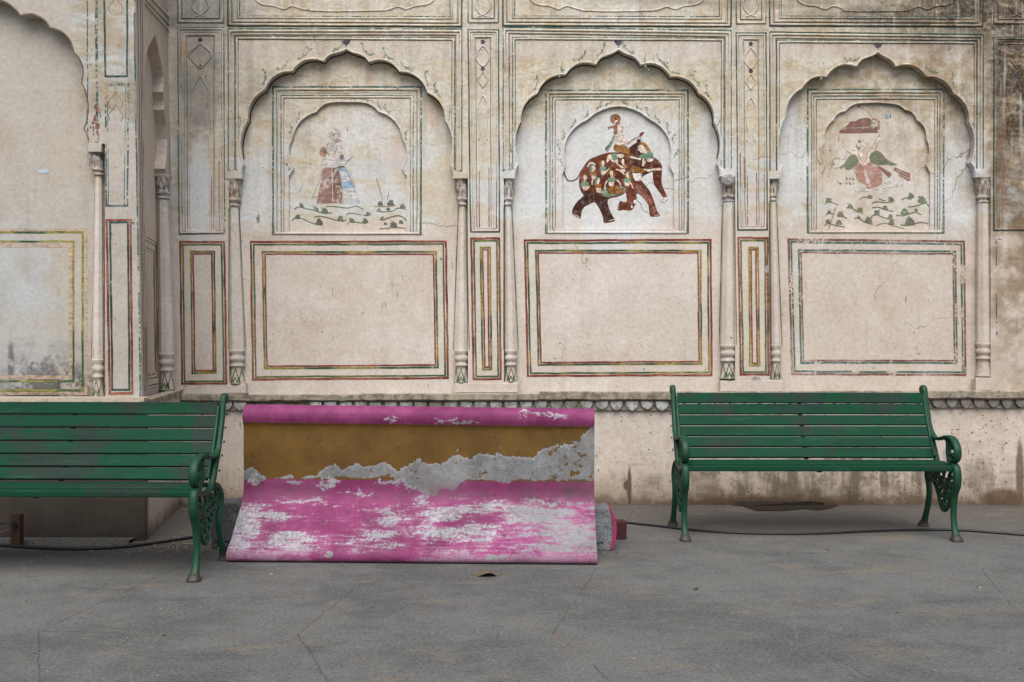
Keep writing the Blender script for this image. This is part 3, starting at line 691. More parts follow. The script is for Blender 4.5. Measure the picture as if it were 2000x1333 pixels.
# ------------------------------------------------------------------ colonnettes
def ring(cx, cy, z, r, n, rot=0, flute=0, nf=8, sq=1.0):
    return [(cx + math.cos(a)*r*(1+flute*math.cos(nf*a))*1.0, cy + math.sin(a)*r*sq*(1+flute*math.cos(nf*a)), z) for a in [rot + 6.28318*k/n for k in range(n)]]
def colonnette(parent, D, c, lotus=True, label=None):
    xa, xb, yc0, yc1, sa, sb, ta, tb, ys, yb = c
    def Xw(px): return (px - CX) * D / F
    def Zw(py): return CZ - (py - CY) * D / F
    y0 = D - WD
    hub = MB()
    # shaft
    rt, rb = (sb - sa) / 2 * D / F, (tb - ta) / 2 * D / F; cxt, cxb = Xw((sa+sb)/2), Xw((ta+tb)/2)
    zt, zb = Zw(yc1 + 7), Zw(ys)
    m = MB(); m.rings([ring(cxt+(cxb-cxt)*t, y0, zt+(zb-zt)*t, (rt+(rb-rt)*t**.85) * 1.05, 8, math.pi/8) for t in (0,.2,.4,.6,.8,1)])
    shaft = m.build('column', PLASTER, parent)
    if label: shaft['label'] = label
    # capital: collar ring, bulb of leaves, abacus
    cxc = Xw((xa+xb)/2); rc = (xb-xa)/2*D/F; z0, z1 = Zw(yc0), Zw(yc1)
    H = z0 - z1; prof = [(.62,-.16),(.80,-.11),(.80,-.04),(.60,.0),(.62,.04),(.94,.10),(.96,.16),(.74,.20),(.90,.36),(1.0,.55),(.98,.72),(.90,.86),(1.02,.93),(1.04,1.0)]
    m = MB(); m.rings([ring(cxt+(cxc-cxt)*max(0,h), y0, z1+H*h, rc*r, 24, 0, .035 if .25 < h < .85 else 0, 8) for r, h in prof])
    def petal_lines(m, cx_, zf, rf, n, hgt, wdt, wob=0):
        for k in range(n):
            th = -math.pi/2 + (k - (n-1)/2) * wdt
            for s_ in (-1, 1):
                for (u0, v0), (u1, v1) in zip([(.48,0),(.40,.35),(.22,.65),(0,1)], [(.40,.35),(.22,.65),(0,1)]):
                    pts = []
                    for (u, v) in ((u0, v0), (u1, v1)):
                        a = th + s_ * u * wdt; rr = rf(v) + .0022
                        for da in (-.055, .055): pts.append((cx_ + math.cos(a+da)*rr, y0 + math.sin(a+da)*rr, zf(v)))
                    m.quad(pts[0], pts[1], pts[3], pts[2])
    cap = m.build('capital', CAPM, shaft, smooth=True)
    m = MB(); petal_lines(m, cxc, lambda v: z1+H*(.25+.6*v), lambda v: rc*(.93+.09*v), 3, 0, .75); m.build('painted_petal', BRNL, shaft, recalc=False)
    # base: torus, cavetto, ring of lobes, tall lotus petals
    cb = Xw((ta+tb)/2); z2, z3 = Zw(ys), Zw(yb); Hb = z2 - z3
    prof = [(1.03,1.0),(1.06,.975),(.84,.88),(.78,.84),(.98,.80),(1.02,.74),(.96,.68),(.78,.65),(.82,.60),(.98,.545),(.98,.52),(.76,.50),(.80,.40),(.88,.25),(.96,.12),(1.0,.05),(1.04,.03),(1.04,0)]
    m = MB(); m.rings([ring(cb, y0, z3+Hb*h, rb*r*1.03, 24, 0, .03 if h < .45 else 0, 8) for r, h in prof])
    m.build('column_base', BASM, shaft, smooth=True)
    if lotus:
        m = MB(); petal_lines(m, cb, lambda v: z3+Hb*(.04+.42*v), lambda v: rb*1.03*(1.0-.2*v)+.002, 3, 0, .95)
        petal_lines(m, cb, lambda v: z3+Hb*(.04+.16*v), lambda v: rb*1.03*(1.02-.05*v)+.002, 3, 0, .42)
        m.build('painted_petal', GREEN, shaft, recalc=False)
        m = MB(); m.rings([ring(cb, y0, z3+Hb*h, rb*r, 24) for r, h in ((1.10,.012),(1.10,-.01))]); m.build('painted_ring', GREEN, shaft)
    return shaft
names = ['left colonnette of the faded couple niche', 'right colonnette of the faded couple niche', 'left colonnette of the elephant niche', 'colonnette with a broken grey capital', 'left colonnette of the winged figure niche', 'right colonnette of the winged figure niche with plain base']
k = 0
for bi, b in enumerate(BAYS):
    for c in b['cols']:
        colonnette(wall, WD + .045, c, lotus=not (bi == 2 and k == 5), label=names[k]); k += 1
# green lines at both sides of each shaft
mb = MB()
for bi, b in enumerate(BAYS):
    for j, c in enumerate(b['cols']):
        if bi == 2 and j == 1: continue
        for (xt, xb_) in (((c[4]-2, c[6]-2.5), (c[5]+2, c[7]+2.5))):
            inside = (xt > c[4]) if j == 0 else (xt < c[4])
            mb.mi = 1 if inside else 0
            ribbon(mb, MAIN, [(xt, c[3]+9), (xb_, c[8])], 1.6, ND + .0014 if inside else .0014, .1, 60)
mb.build('painted_line', [GREEN, YELG], wall, recalc=False)
# lump of bare cement on the broken capital
m = MB(); cc = MAIN.pt(1422, 352, .02)
m.rings([[(cc.x + math.cos(a)*r*random.uniform(.85,1.15), -.022 - d + random.uniform(-.004,.004), cc.z + math.sin(a)*r*1.0*random.uniform(.85,1.15)) for a in [q*.524 for q in range(12)]] for r, d in ((.048,-.03),(.050,.0),(.036,.014),(.012,.02))])
m.build('cement_patch', M_GREY, wall, auto=.5)

# ------------------------------------------------------------------ ledge, petal frieze, plinth
def ledge(pl, xa, xb, yt, yb_, prot, name, parent, mat_, seg=18):
    m = MB(); rows = []
    n = int((xb - xa) / seg)
    for k in range(n + 1):
        px = xa + (xb - xa) * k / n; j = random.uniform(-.9, .9); j2 = random.uniform(-.003, .003)
        prof = [(yt+1, -.12), (yt + j*.4, prot-.012), (yt+2+j*.5, prot+j2), (yb_-3+j, prot+.004+j2), (yb_+j, prot-.010), (yb_+.5+j, -.01)]
        rows.append([pl.pt(px, p[0], p[1]) for p in prof])
    m.rings(rows, close=False, caps=False)
    return m.build(name, mat_, parent, auto=.7)
ledge(MAIN, 338, 704, 771, 785, .062, 'stone_ledge', wall, STONE)
ledge(MAIN, 706, 1052, 769, 784, .068, 'stone_ledge', wall, STONE)
ledge(MAIN, 1054, 1560, 765, 783, .064, 'stone_ledge', wall, STONE)
ledge(MAIN, 1562, 2450, 763, 780, .068, 'stone_ledge', wall, STONE)
m = MB()
for (xa, xb, ya, yb_) in ((338, 1050, 783, 802), (1050, 1600, 782, 802), (1600, 2450, 779, 797)):
    n = int((xb - xa) / 24)
    rows = [[MAIN.pt(xa+(xb-xa)*k/n, ya-3, -.02), MAIN.pt(xa+(xb-xa)*k/n, ya-3, .022), MAIN.pt(xa+(xb-xa)*k/n, yb_+random.uniform(-.7,.7), .024), MAIN.pt(xa+(xb-xa)*k/n, yb_+2, -.02)] for k in range(n+1)]
    m.rings(rows, close=False, caps=False)
m.build('frieze_band', STONE, wall, auto=.5)
m = MB(); px = 440
while px < 2440:
    yt, yb_ = (784, 801) if px < 1600 else (780, 796.5)
    if px < 1050: yt += 1; yb_ += 1
    wdt = 12.6 if px < 1600 else 11.2
    if 474 < px < 588: px += 29.4; continue
    j = random.uniform(-1.2, 1.2); wdt *= random.uniform(.9, 1.04); yb_ += random.uniform(-1.4, .8)
    out = [(-1,0),(-1,.35),(-.9,.55),(-.68,.78),(-.35,.95),(0,1.06),(.35,.95),(.68,.78),(.9,.55),(1,.35),(1,0)]
    front_ = [MAIN.pt(px+j+u*wdt*.97, yt+(yb_-yt)*v, .044) for u, v in out]; back_ = [MAIN.pt(px+j+u*wdt, yt+(yb_-yt)*v, .022) for u, v in out]
    cvec = MAIN.pt(px, yt+8, .050); ci = m.vert(cvec)
    fi_ = [m.vert(p) for p in front_]; bi_ = [m.vert(p) for p in back_]
    for q in range(len(out)-1): m.face((fi_[q], fi_[q+1], bi_[q+1], bi_[q])); m.face((ci, fi_[q+1], fi_[q]))
    m.face((ci, fi_[0], fi_[-1]))
    px += 29.4 if px < 1600 else 27.0
m.build('petal_frieze', PETAL, wall, auto=.6)
m = MB(); rows = []
n = 110
for k in range(n + 1):
    px = 300 + (2450 - 300) * k / n; p0 = MAIN.pt(px, 798, .004)
    dig = .012 * math.sin(px * .013) + random.uniform(-.006, .006)
    rows.append([(p0.x, -.004, p0.z), (p0.x, -.006 - dig*.3, .5), (p0.x, -.010 - dig*.5, .15), (p0.x, -.012 - dig, -.02)])
m.rings(rows, close=False, caps=False)
m.build('plinth', PLASTER_LOW, wall, smooth=True)
def m_hollow():
    P = position(); a = noise(P, 25, 4, .6); return dict(color=mix(a, (.008,.006,.004), (.045,.032,.022)), rough=1, bump=bump(a, 1, .02))
HOL = mat('crumbled_hollow_shade', m_hollow)  # flat patch; the darkness of the crumbled hollow is painted into its colour
m = MB(); pts = [(1425,984),(1450,990),(1480,999),(1530,999),(1570,995),(1600,998),(1622,994),(1640,987),(1590,980),(1520,978),(1460,980)]
m.poly([[(G(*p).x, G(*p).y, .004) if p[1] > 984 else (G(p[0],988).x, -.03, .03) for p in pts]])
m.build('crumbled_edge', HOL, wall)

# ------------------------------------------------------------------ WING
wing = empty('projecting_wing', (-3.4, DW - WD, 0))
tag(wing, 'projecting plaster wing at the left with a plain niche and black mould above the bench', 'wall')
def wbuild(m, name, mt, **k): return part_at(m.build(name, mt, **k), wing)
warch = [(172.5,281),(163.5,252,'.1'),(159,162,'.12'),(144,102,'.16'),(97.5,54,'.18'),(40,30,'.2'),(-30,-2,'.15'),(-79,-40,'A')]
mir = [(-158 - p[0], p[1]) for p in warch]
full = [(p[0], p[1], *( [q_[2]] if len(q_) > 2 else [])) for p, q_ in zip(warch, warch)]
right = scallops([(p[0], p[1]) + ((p[2],) if len(p) > 2 else ()) for p in warch])
left = [(-158 - p[0], p[1]) for p in right][::-1]
cur = right + left[1:]
XL, WYT, WLB = -900, -620, 790
fr_ = [(264 + 13*(WYT)/785, WYT), (277, WLB), (205, WLB), (205, 281)] + cur + [(-363, 281), (-363, WLB), (XL, WLB), (XL, WYT)]
m = MB(); m.poly([[WING.pt(*p) for p in fr_]])
op = [(205, WLB), (205, 281)] + cur + [(-363, 281), (-363, WLB)]
for p, q in zip(op, op[1:]):
    a, c = WING.pt(*p), WING.pt(*q); off = Vector((0, .10, 0)); m.quad(a, c, c + off, a + off)
A = WING.pt(XL, WYT); B = WING.pt(264 + 13*WYT/785, WYT); Cc = MAIN.pt(336, YT)
m.quad(A, B, B + Vector((-.2, 3.5, 0)), A + Vector((0, 3.5, 0)))
wbuild(m, 'wing_face', PLASTER_WING, recalc=False)
m = MB(); raised_poly(m, WING, [rect(-380, -80, 216, WLB + 4)], -.10); wbuild(m, 'niche', PLASTER_WING, recalc=False)
# side face with its own arched niche
sarch = scallops([(323.5,345),(322,330,'.05'),(320,215,'.05'),(318,180,'.05'),(314,120,'.05'),(303,67,'S'),(290,92,'S'),(283,135,'.05'),(281,300,'.02'),(281,345,'S')], .05, 4)
sp_ = [SIDE.pt(264 + 13*WYT/785 - 0, WYT), SIDE.pt(277, WLB), SIDE.pt(340, WLB)]
SX = lambda py: 340 - (785 - py) * .0066
top_b = SIDE.pt(SX(YT), YT)
outer = [(264 + 13*WYT/785, WYT), (277, WLB), (281, 762), ] + []
so = [(277.0 - 13*(785-py)/785, py) for py in (WYT, 0, 400, 785)] + [(282.5, 765)] + [(280.5, 345)] + sarch[::-1][1:] + [(338, 345), (339, 765), (341, 778), (342, 785)] + [(336.5, 0), (334, YT), (333, WYT)]
m = MB(); m.poly([[SIDE.pt(*p) for p in so]])
jam = [(282.5, 765), (280.5, 345)] + sarch[::-1][1:] + [(338, 345), (339, 765)]
for p, q in zip(jam, jam[1:]):
    a, c = SIDE.pt(*p), SIDE.pt(*q); off = -SIDE.n * .075; m.quad(a, c, c + off, a + off)
m.poly([[SIDE.pt(*p) - SIDE.n * .075 + Vector((0, .004 if p[0] < 300 else .02, 0)) for p in ((265, 20), (277.5, 785), (341, 785), (336, 20))]])
wbuild(m, 'side_face', PLASTER_SIDE, recalc=False)
m = MB()
for dx in (6, 11, 15):
    bead(m, SIDE, [(264 + dx*.9 - 6, -100), (264 + dx, 0), (277 + dx*.5, 640)], 1.4, .006, 0)
bead(m, SIDE, [(284,8),(331,60)], 3, .010, 0); bead(m, SIDE, [(286,0),(331,48)], 3, .010, 0); bead(m, SIDE, [(290,-10),(331,34)], 3, .010, 0)
bead(m, SIDE, [(331,-80),(332,62),(333.5,340)], 2.2, .008, 0)
wbuild(m, 'moulding', PLASTER_SIDE, smooth=True)
m = MB()
for (xa, xb, ya, yb_) in ((172, 198, 280, 297), (176, 208, 776, 790)):
    m = MB(); a = WING.pt(xa, ya, .008); c = WING.pt(xb, yb_, .008); m.box((a.x, a.y, c.z), (c.x, a.y + .05, a.z), .0006); wbuild(m, 'impost', PLASTER_WING, bevel=.003)
cN = colonnette(None, DW + .05, (172,197,297,338,187,199,181,203,702,776)); part_at(cN, wing); cN['label'] = 'colonnette on the front of the wing'
cS = colonnette(None, 7.10, (305,335,343,384,310,328,312,340,690,762)); part_at(cS, wing); cS['label'] = 'colonnette in the corner between wing and wall'
m = MB(); lm = [TEAL, RED, YELG, TAN, BRNL, TEALF, LEAFG, REDF, GREEN]
o1 = -.10 + .0012
def mir4(x, yt, yb_): return ((-158-x, yt), (x, yt), (x, yb_), (-158-x, yb_))
m.mi = 2; frame(m, WING, mir4(163.5, 452, 765), 4.4, o1); m.mi = 2; frame(m, WING, mir4(145.5, 470, 747), 4, o1)
m.mi = 3; frame(m, WING, mir4(141, 476, 741), 7, o1); frame(m, WING, mir4(171, 447, 772), 6, o1 - .0004)
m.mi = 1; frame(m, WING, ((206,428),(257,428),(260.5,771),(212,771)), 4.4, .0014); m.mi = 0; frame(m, WING, ((212.5,432.5),(251.5,432.5),(255,764),(217.5,764)), 4, .0014)
m.mi = 5; ribbon(m, WING, [(172,276),(193,278)], 3, .0014); ribbon(m, WING, [(190,276),(187,-100)], 5, .0014); ribbon(m, WING, [(171,262),(170,-100)], 2.2, .0014)
m.mi = 0; frame(m, WING, ((199,-160),(250,-160),(250,151),(204,151)), 3.6, .0014)
m.mi = 5; frame(m, WING, ((204,162),(252,162),(250,404),(206,404)), 3.2, .0014)
frame(m, WING, ((209,166),(246,166),(243,404),(211,404)), 1.4, .0014, 'TRL')
m.mi = 5; ribbon(m, WING, [(261,-100),(264,140),(267,340),(272,620),(274,780)], 3, .0014)
m.mi = 4; ribbon(m, WING, [(203,360),(202,560),(205,770)], 1.6, .0014); ribbon(m, WING, [(186,362),(179,700)], 1.6, o1)
m.mi = 4; ribbon(m, WING, right[:-8], 2.4, .0016)
m.mi = 7; random.seed(21)
for q in range(26):
    cx_, cy_ = random.gauss(187, 6), random.gauss(243, 17); r_ = random.uniform(1.2, 4)
    raised_poly(m, WING, [[jit((cx_+math.cos(u)*r_*.6, cy_+math.sin(u)*r_*1.6), r_*.25) for u in [k*.8 for k in range(8)]]], .0020 + q*.00006)
m.mi = 4
for (cx_, cy_) in ((226,15),(226,200),(226,225)):
    ribbon(m, WING, [(p.x,p.y) for p in crom([(cx_-10,cy_+12),(cx_-14,cy_),(cx_-4,cy_-14),(cx_,cy_-20),(cx_+4,cy_-14),(cx_+14,cy_),(cx_+10,cy_+12)],3)], 1.0, .0014, .3, 99)
# blue chalk dash
m.mi = 9; lm.append(mat('pale_blue_patch', lambda: dict(color=(.45,.52,.60))))
raised_poly(m, WING, [[(73,333),(82,330.5),(93,332),(96,336),(88,339),(76,338.5)]], o1 + .0006)
# side face lines
m.mi = 7; ribbon(m, SIDE, [(284,462),(305,475),(310,745)], 2.6, .0014); m.mi = 8; ribbon(m, SIDE, [(284,469),(303.5,481),(308,738)], 2.2, .0014)
m.mi = 8; ribbon(m, SIDE, [(285,483),(301,492),(305,727)], 2.0, .0014); m.mi = 7; ribbon(m, SIDE, [(285,488),(299.5,497),(303,722)], 1.6, .0014)
m.mi = 7; ribbon(m, SIDE, [(289,733),(306,730)], 2.6, .0014); m.mi = 8; ribbon(m, SIDE, [(289,740),(307,737)], 2.2, .0014)
m.mi = 8; ribbon(m, SIDE, [(290,754),(309,750)], 2.6, .0014); m.mi = 7; ribbon(m, SIDE, [(291,760),(310,756)], 2, .0014)
m.mi = 4; ribbon(m, SIDE, [(276,438),(282,441),(287,762),(282,764),(276,438)], 1.0, .0014)
wbuild(m, 'painted_border', on('wing', lm), recalc=False)
# plinth of the wing
pa, pb = WING.pt(284, 1055), MAIN.pt(354, 983)
PS = Plane(pa, (Vector((pb.x - pa.x, pb.y - pa.y, 0))).cross(Vector((0,0,-1))));
if PS.n.x < 0: PS.n = -PS.n
m = MB(); z1_ = WING.pt(280, 800).z
xl_ = WING.pt(XL, 900).x; n = 40; rows = []
for k in range(n + 1):
    x_ = xl_ + (pa.x - xl_) * k / n; j = random.uniform(-.004, .004)
    rows.append([(x_, pa.y + .06, z1_ + .05), (x_, pa.y - .004, z1_ + .04), (x_, pa.y - .006 + j, .4), (x_, pa.y - .008 + j, -.01)])
for k in range(1, 13):
    t = k / 12; q = pa.lerp(pb, t); j = random.uniform(-.003, .003)
    rows.append([(q.x - .06, q.y, z1_ + .05), (q.x + .004, q.y, z1_ + .04), (q.x + .006 + j, q.y, .4), (q.x + .006 + j, q.y, -.01)])
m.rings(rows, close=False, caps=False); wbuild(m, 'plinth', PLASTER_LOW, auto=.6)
m = MB(); rows = []
for k in range(n + 1):
    x_ = xl_ + (pa.x + .01 - xl_) * k / n; j = random.uniform(-.004, .004)
    rows.append([(x_, pa.y + .05, z1_+.075), (x_, pa.y - .05 + j, z1_ + .072), (x_, pa.y - .056 + j, z1_ + .02), (x_, pa.y + .02, z1_ + .012)])
for k in range(1, 13):
    q = pa.lerp(pb, k/12)
    rows.append([(q.x - .05, q.y, z1_+.06), (q.x + .012, q.y, z1_+.055), (q.x + .014, q.y, z1_+.012), (q.x - .02, q.y, z1_+.008)])
m.rings(rows, close=False, caps=False); wbuild(m, 'stone_ledge', STONE, auto=.6)
m = MB(); rows = []
for k in range(24):
    x_ = xl_ + (pa.x - .06 - xl_) * k / 23; j = random.uniform(-.012, .012)
    rows.append([(x_, pa.y + .01, .022), (x_, pa.y - .10 + j, .020), (x_, pa.y - .115 + j, -.005)])
m.rings(rows, close=False, caps=False); wbuild(m, 'footing', GROUND, auto=.6)

# ------------------------------------------------------------------ MURALS
class Mural:
    def __init__(s, ox, oy, k, base):
        s.ox, s.oy, s.k, s.base, s.mb, s.mats, s.n = ox, oy, k, base, MB(), [], 0
    def mi(s, m):
        if m not in s.mats: s.mats.append(m)
        s.mb.mi = s.mats.index(m); s.n += 1; return s.base + .0006 + s.n * .000012
    def P(s, p): return (s.ox + p[0] / s.k, s.oy + p[1] / s.k)
    def poly(s, m, pts, smooth=3):
        o = s.mi(m); q = [(v.x, v.y) for v in crom(pts, smooth, True)] if smooth else pts
        raised_poly(s.mb, MAIN, [[s.P(p) for p in q]], o)
    def ell(s, m, cx, cy, rx, ry=None, rot=0):
        ry = ry or rx; c, si = math.cos(rot), math.sin(rot)
        s.poly(m, [(cx + c*math.cos(a)*rx - si*math.sin(a)*ry, cy + si*math.cos(a)*rx + c*math.sin(a)*ry) for a in [k*6.283/12 for k in range(12)]], 0)
    def line(s, m, pts, w, smooth=4):
        o = s.mi(m); q = [(v.x, v.y) for v in crom(pts, smooth)] if smooth else pts
        ribbon(s.mb, MAIN, [s.P(p) for p in q], w / s.k, o, 0, 999)
    def build(s, label):
        o = s.mb.build('mural', (on('right', s.mats, .26, .80) if s.ox > 1430 else on('left', s.mats, .34, .85) if s.ox < 600 else s.mats), wall, recalc=False); o['label'] = label; return o
# --- elephant and rider
E = Mural(1080, 190, 5.127, ID)
body = [(285,730),(266,820),(266,890),(285,950),(310,992),(262,1030),(215,1090),(190,1150),(215,1185),(245,1200),(275,1216),(285,1150),(312,1100),(360,1075),(415,1050),(450,1090),(482,1150),(505,1210),(510,1255),(545,1258),(620,1238),(600,1200),(575,1150),(552,1090),(546,1040),(570,1012),(640,998),(700,975),(728,950),(738,1000),(742,1048),(705,1052),(678,1042),(658,1075),(645,1125),(660,1138),(705,1128),(780,1136),(812,1095),(832,1050),(836,965),(880,985),(925,1030),(960,1090),(972,1188),(1010,1196),(1068,1190),(1064,1172),(1040,1140),(1012,1050),(978,960),(930,890),(880,830),(905,790),(960,760),(1000,745),(1003,830),(1030,900),(1075,960),(1105,1006),(1140,1000),(1120,950),(1092,880),(1084,820),(1092,700),(1068,650),(1020,610),(1000,600),(960,520),(910,460),(850,452),(790,488),(755,520),(740,560),(690,560),(560,556),(450,590),(360,630),(312,690)]
E.poly(M_BROWN, body, 2)
E.line(M_LINE, body + [body[0]], 5, 2)
E.line(M_LINE, [(104,738),(122,790),(150,835),(200,838),(245,812),(285,740)], 15)
E.poly(M_DARK, [(312,985),(262,1030),(215,1090),(192,1150),(215,1184),(275,1214),(284,1150),(312,1100),(360,1073),(412,1046),(400,960),(350,950)], 2)
E.poly(M_DARK, [(405,960),(415,1040),(455,1090),(482,1150),(505,1210),(512,1252),(616,1234),(598,1200),(572,1150),(550,1090),(545,1040),(560,1010),(500,1000)], 2)
E.line(M_ROSE, [(412,950),(405,1010),(420,1060)], 3)
E.poly(M_DARK, [(770,505),(860,455),(900,465),(870,540),(880,600),(800,590)], 2)
E.poly(M_FADE, [(830,870),(900,900),(960,980),(1000,1070),(1030,1150),(990,1180),(975,1100),(930,1030),(860,960)], 2)
E.line(M_BROWN, [(850,900),(910,960),(965,1050),(1000,1150)], 12); E.line(M_BROWN, [(880,890),(945,960),(990,1050),(1020,1130)], 7)
for k_ in range(9): E.line(M_DARK, [(1012+k_*9, 790+k_*22), (1050+k_*7, 785+k_*22)], 5, 0)
E.line(M_ROSE, [(1108,1002),(1142,996)], 7, 0)
E.poly(M_WHITE, [(1108,1012),(1142,1006),(1152,1020),(1130,1045),(1090,1056),(1078,1045),(1082,1030),(1100,1035)], 2); E.line(M_LINE, [(1106,1012),(1102,1030),(1085,1030),(1078,1044),(1092,1056),(1128,1046),(1152,1020)], 4)
for (x_, y_) in ((222,1180),(238,1187),(252,1197),(266,1205),(568,1238),(582,1233),(597,1230),(611,1226),(655,1085),(652,1100),(651,1115),(653,1130),(1020,1187),(1034,1185),(1048,1182),(1060,1180)): E.ell(M_CREAM, x_, y_, 6.5, 5)
E.poly(M_GREEN, [(484,960),(500,925),(540,900),(700,895),(725,930),(700,965),(620,985),(560,1000),(510,992)], 2)
E.poly(M_BROWN, [(545,905),(570,890),(680,890),(705,930),(690,968),(570,972),(545,945)], 2); E.poly(M_OCHRE, [(555,910),(575,897),(610,897),(610,965),(575,965),(552,940)], 2); E.poly(M_OCHRE, [(625,897),(675,897),(698,930),(685,962),(625,965)], 2)
for q_ in range(14): E.ell(M_DARK, 565+q_*9.5, 915+(q_*37) % 40, 3)
def woman(cx, cy, s=1.0, f=1, blouse=M_GREEN, hair=M_OCHRE, arm=((10,70),(40,60),(60,35)), body_=True, back=True):
    q = lambda pts: [(cx + f*p[0]*s, cy + p[1]*s) for p in pts]
    E.poly(hair, q([(-12,-45),(18,-42),(24,-20),(4,0),(-8,40),(-32,70),(-38,20),(-30,-25)]), 3)
    if body_:
        E.poly(M_CREAM, q([(-18,70),(28,70),(30,120),(-10,125),(-22,100)]), 2)
        E.poly(blouse, q([(-30,38),(0,28),(32,40),(44,62),(26,82),(-18,82),(-42,64)]), 2)
    E.poly(M_CREAM, q([(-4,-34),(14,-32),(22,-14),(27,-4),(20,2),(20,14),(8,24),(4,38),(-14,36),(-10,10),(-12,-14)]), 2)
    E.line(M_LINE, q([(14,-32),(22,-14),(27,-4),(20,2),(20,14),(8,24)]), 2.4*s, 0); E.line(M_LINE, q([(2,-10),(16,-11)]), 3.5*s, 0)
    if arm: E.line(M_CREAM, q(arm), 15*s, 3); E.line(M_ROSE, q(arm[-2:]), 3, 0)
    E.line(M_OCHRE, q([(-14,36),(6,40)]), 3.5*s, 0)
woman(640, 640, .85, -1, arm=((20,-10),(60,-40),(90,-60)), hair=M_DARK, body_=False)
E.poly(M_CREAM, [(535,650),(548,590),(580,572),(620,600),(640,640),(600,650),(570,625),(550,655)], 2); E.poly(M_GREEN, [(590,575),(640,568),(648,610),(620,640),(588,610)], 2); E.poly(M_CREAM, [(640,575),(700,572),(712,596),(680,610),(645,600)], 2)
woman(318, 815, .95, 1, hair=M_FADE, arm=((-10,95),(28,110),(50,75)))
woman(405, 715, .9, 1, blouse=M_OCHRE, hair=M_GREEN, arm=((10,95),(-12,140),(-15,185)))
E.line(M_WHITE, [(348,700),(365,668),(400,662),(425,680)], 11)
woman(498, 668, .85, 1, arm=((-20,120),(10,125),(80,50)))
woman(590, 772, .95, -1, blouse=M_GREEN, arm=((-50,60),(-80,90),(-105,150)))
E.line(M_CREAM, [(545,835),(520,890),(530,950)], 14); E.line(M_OCHRE, [(610,660),(575,720),(540,790)], 11, 0)
woman(452, 840, .88, 1, blouse=M_OCHRE, hair=M_GREEN, arm=((-20,110),(10,130),(75,125)))
woman(748, 780, .9, -1, hair=M_OCHRE, arm=((-10,70),(-40,100),(-60,150)))
woman(704, 650, .85, -1, blouse=M_OCHRE, hair=M_DARK, arm=((0,70),(50,40),(90,0)))
E.line(M_CREAM, [(628,728),(660,730),(720,780)], 13)
for q_ in range(7): E.line(M_OCHRE if q_ % 2 else M_DARK, [(735+q_*6,600),(750+q_*5,570-q_*2),(780+q_*4,575),(790+q_*3,620),(775-q_*3,690+q_*5)], 6)
E.poly(M_DARK, [(800,620),(840,640),(900,690),(950,740),(930,760),(860,720),(800,680)], 2)
woman(905, 655, 1.0, 1, blouse=M_OCHRE, hair=M_DARK, arm=((0,70),(70,75),(180,70)), body_=False)
E.poly(M_OCHRE, [(790,690),(850,700),(900,720),(930,750),(860,765),(790,750)], 2)
E.poly(M_WHITE, [(795,760),(830,768),(890,765),(880,830),(850,840),(820,830)], 2); E.line(M_LINE, [(880,770),(885,800),(862,840),(880,880)], 4)
E.line(M_CREAM, [(945,740),(1000,725),(1088,722)], 20, 0); E.ell(M_CREAM, 1062, 724, 28, 15); E.line(M_LINE, [(1030,735),(1088,734)], 3, 0)
# large woman on the forehead
E.poly(M_OCHRE, [(846,490),(870,455),(905,450),(940,475),(975,530),(1005,590),(975,560),(935,540),(915,510),(900,480)], 2)
E.poly(M_GREEN, [(865,600),(900,565),(960,538),(1000,560),(1002,590),(975,615),(930,622),(890,620)], 2)
E.poly(M_CREAM, [(852,495),(880,478),(905,490),(925,520),(945,545),(935,575),(912,560),(895,558),(878,555),(868,540),(848,528),(856,512)], 2)
E.line(M_LINE, [(858,513),(880,505)], 4, 0); E.line(M_CREAM, [(880,622),(830,612),(775,600)], 18); E.poly(M_CREAM, [(935,624),(985,612),(1012,618),(990,645),(950,648)], 2)
# rider
E.poly(M_OCHRE, [(612,480),(650,460),(700,470),(745,500),(772,540),(760,565),(700,560),(640,545),(608,520)], 3)
E.poly(M_GREEN, [(612,375),(640,378),(610,430),(580,490),(548,538),(522,510),(560,470),(590,420)], 2); E.line(M_OCHRE, [(522,512),(548,542)], 12, 0)
E.poly(M_CREAM, [(640,375),(690,362),(712,400),(715,450),(680,480),(630,470),(610,430),(622,390)], 2)
E.line(M_LINE, [(652,372),(640,400),(648,440),(700,458),(745,462)], 3.4); E.line(M_LINE, [(690,362),(712,400),(716,440)], 3)
E.line(M_LINE, [(665,385),(690,430),(688,452)], 3)
E.line(M_CREAM, [(640,410),(650,445),(700,462),(750,462)], 24); E.line(M_CREAM, [(705,430),(760,440),(800,428)], 17)
E.poly(M_FADE, [(625,275),(650,248),(672,262),(668,290),(650,330),(640,372),(618,372),(605,350),(615,320),(590,300)], 2)
E.poly(M_CREAM, [(652,285),(680,272),(692,292),(702,320),(694,330),(696,350),(680,360),(672,372),(652,368),(645,330)], 2)
E.line(M_LINE, [(680,272),(692,292),(702,320),(694,330),(696,350),(680,360)], 3); E.line(M_LINE, [(662,302),(688,300)], 4.5, 0)
E.ell(M_OCHRE, 625, 218, 55, 50); E.ell(M_FADE, 625, 218, 44, 40); E.ell(M_OCHRE, 628, 216, 22, 24); E.ell(M_DARK, 628, 216, 9, 12)
for q_ in range(12): E.ell(M_DARK, 625+math.cos(q_*.52)*48, 218+math.sin(q_*.52)*43, 3.5)
E.line(M_WHITE, [(618,268),(625,245),(648,238)], 10); E.poly(M_FADE, [(540,300),(575,292),(600,285),(600,300),(570,312),(548,328),(560,308)], 0)
E.line(M_FADE, [(745,470),(800,425),(865,392),(905,355)], 9); E.poly(M_MARO, [(864,380),(880,355),(915,350),(900,375),(875,392)], 3); E.poly(M_DARK, [(838,440),(850,420),(878,425),(876,445),(850,450)], 3)
E.line(M_FADE, [(862,395),(882,405),(878,425)], 4)
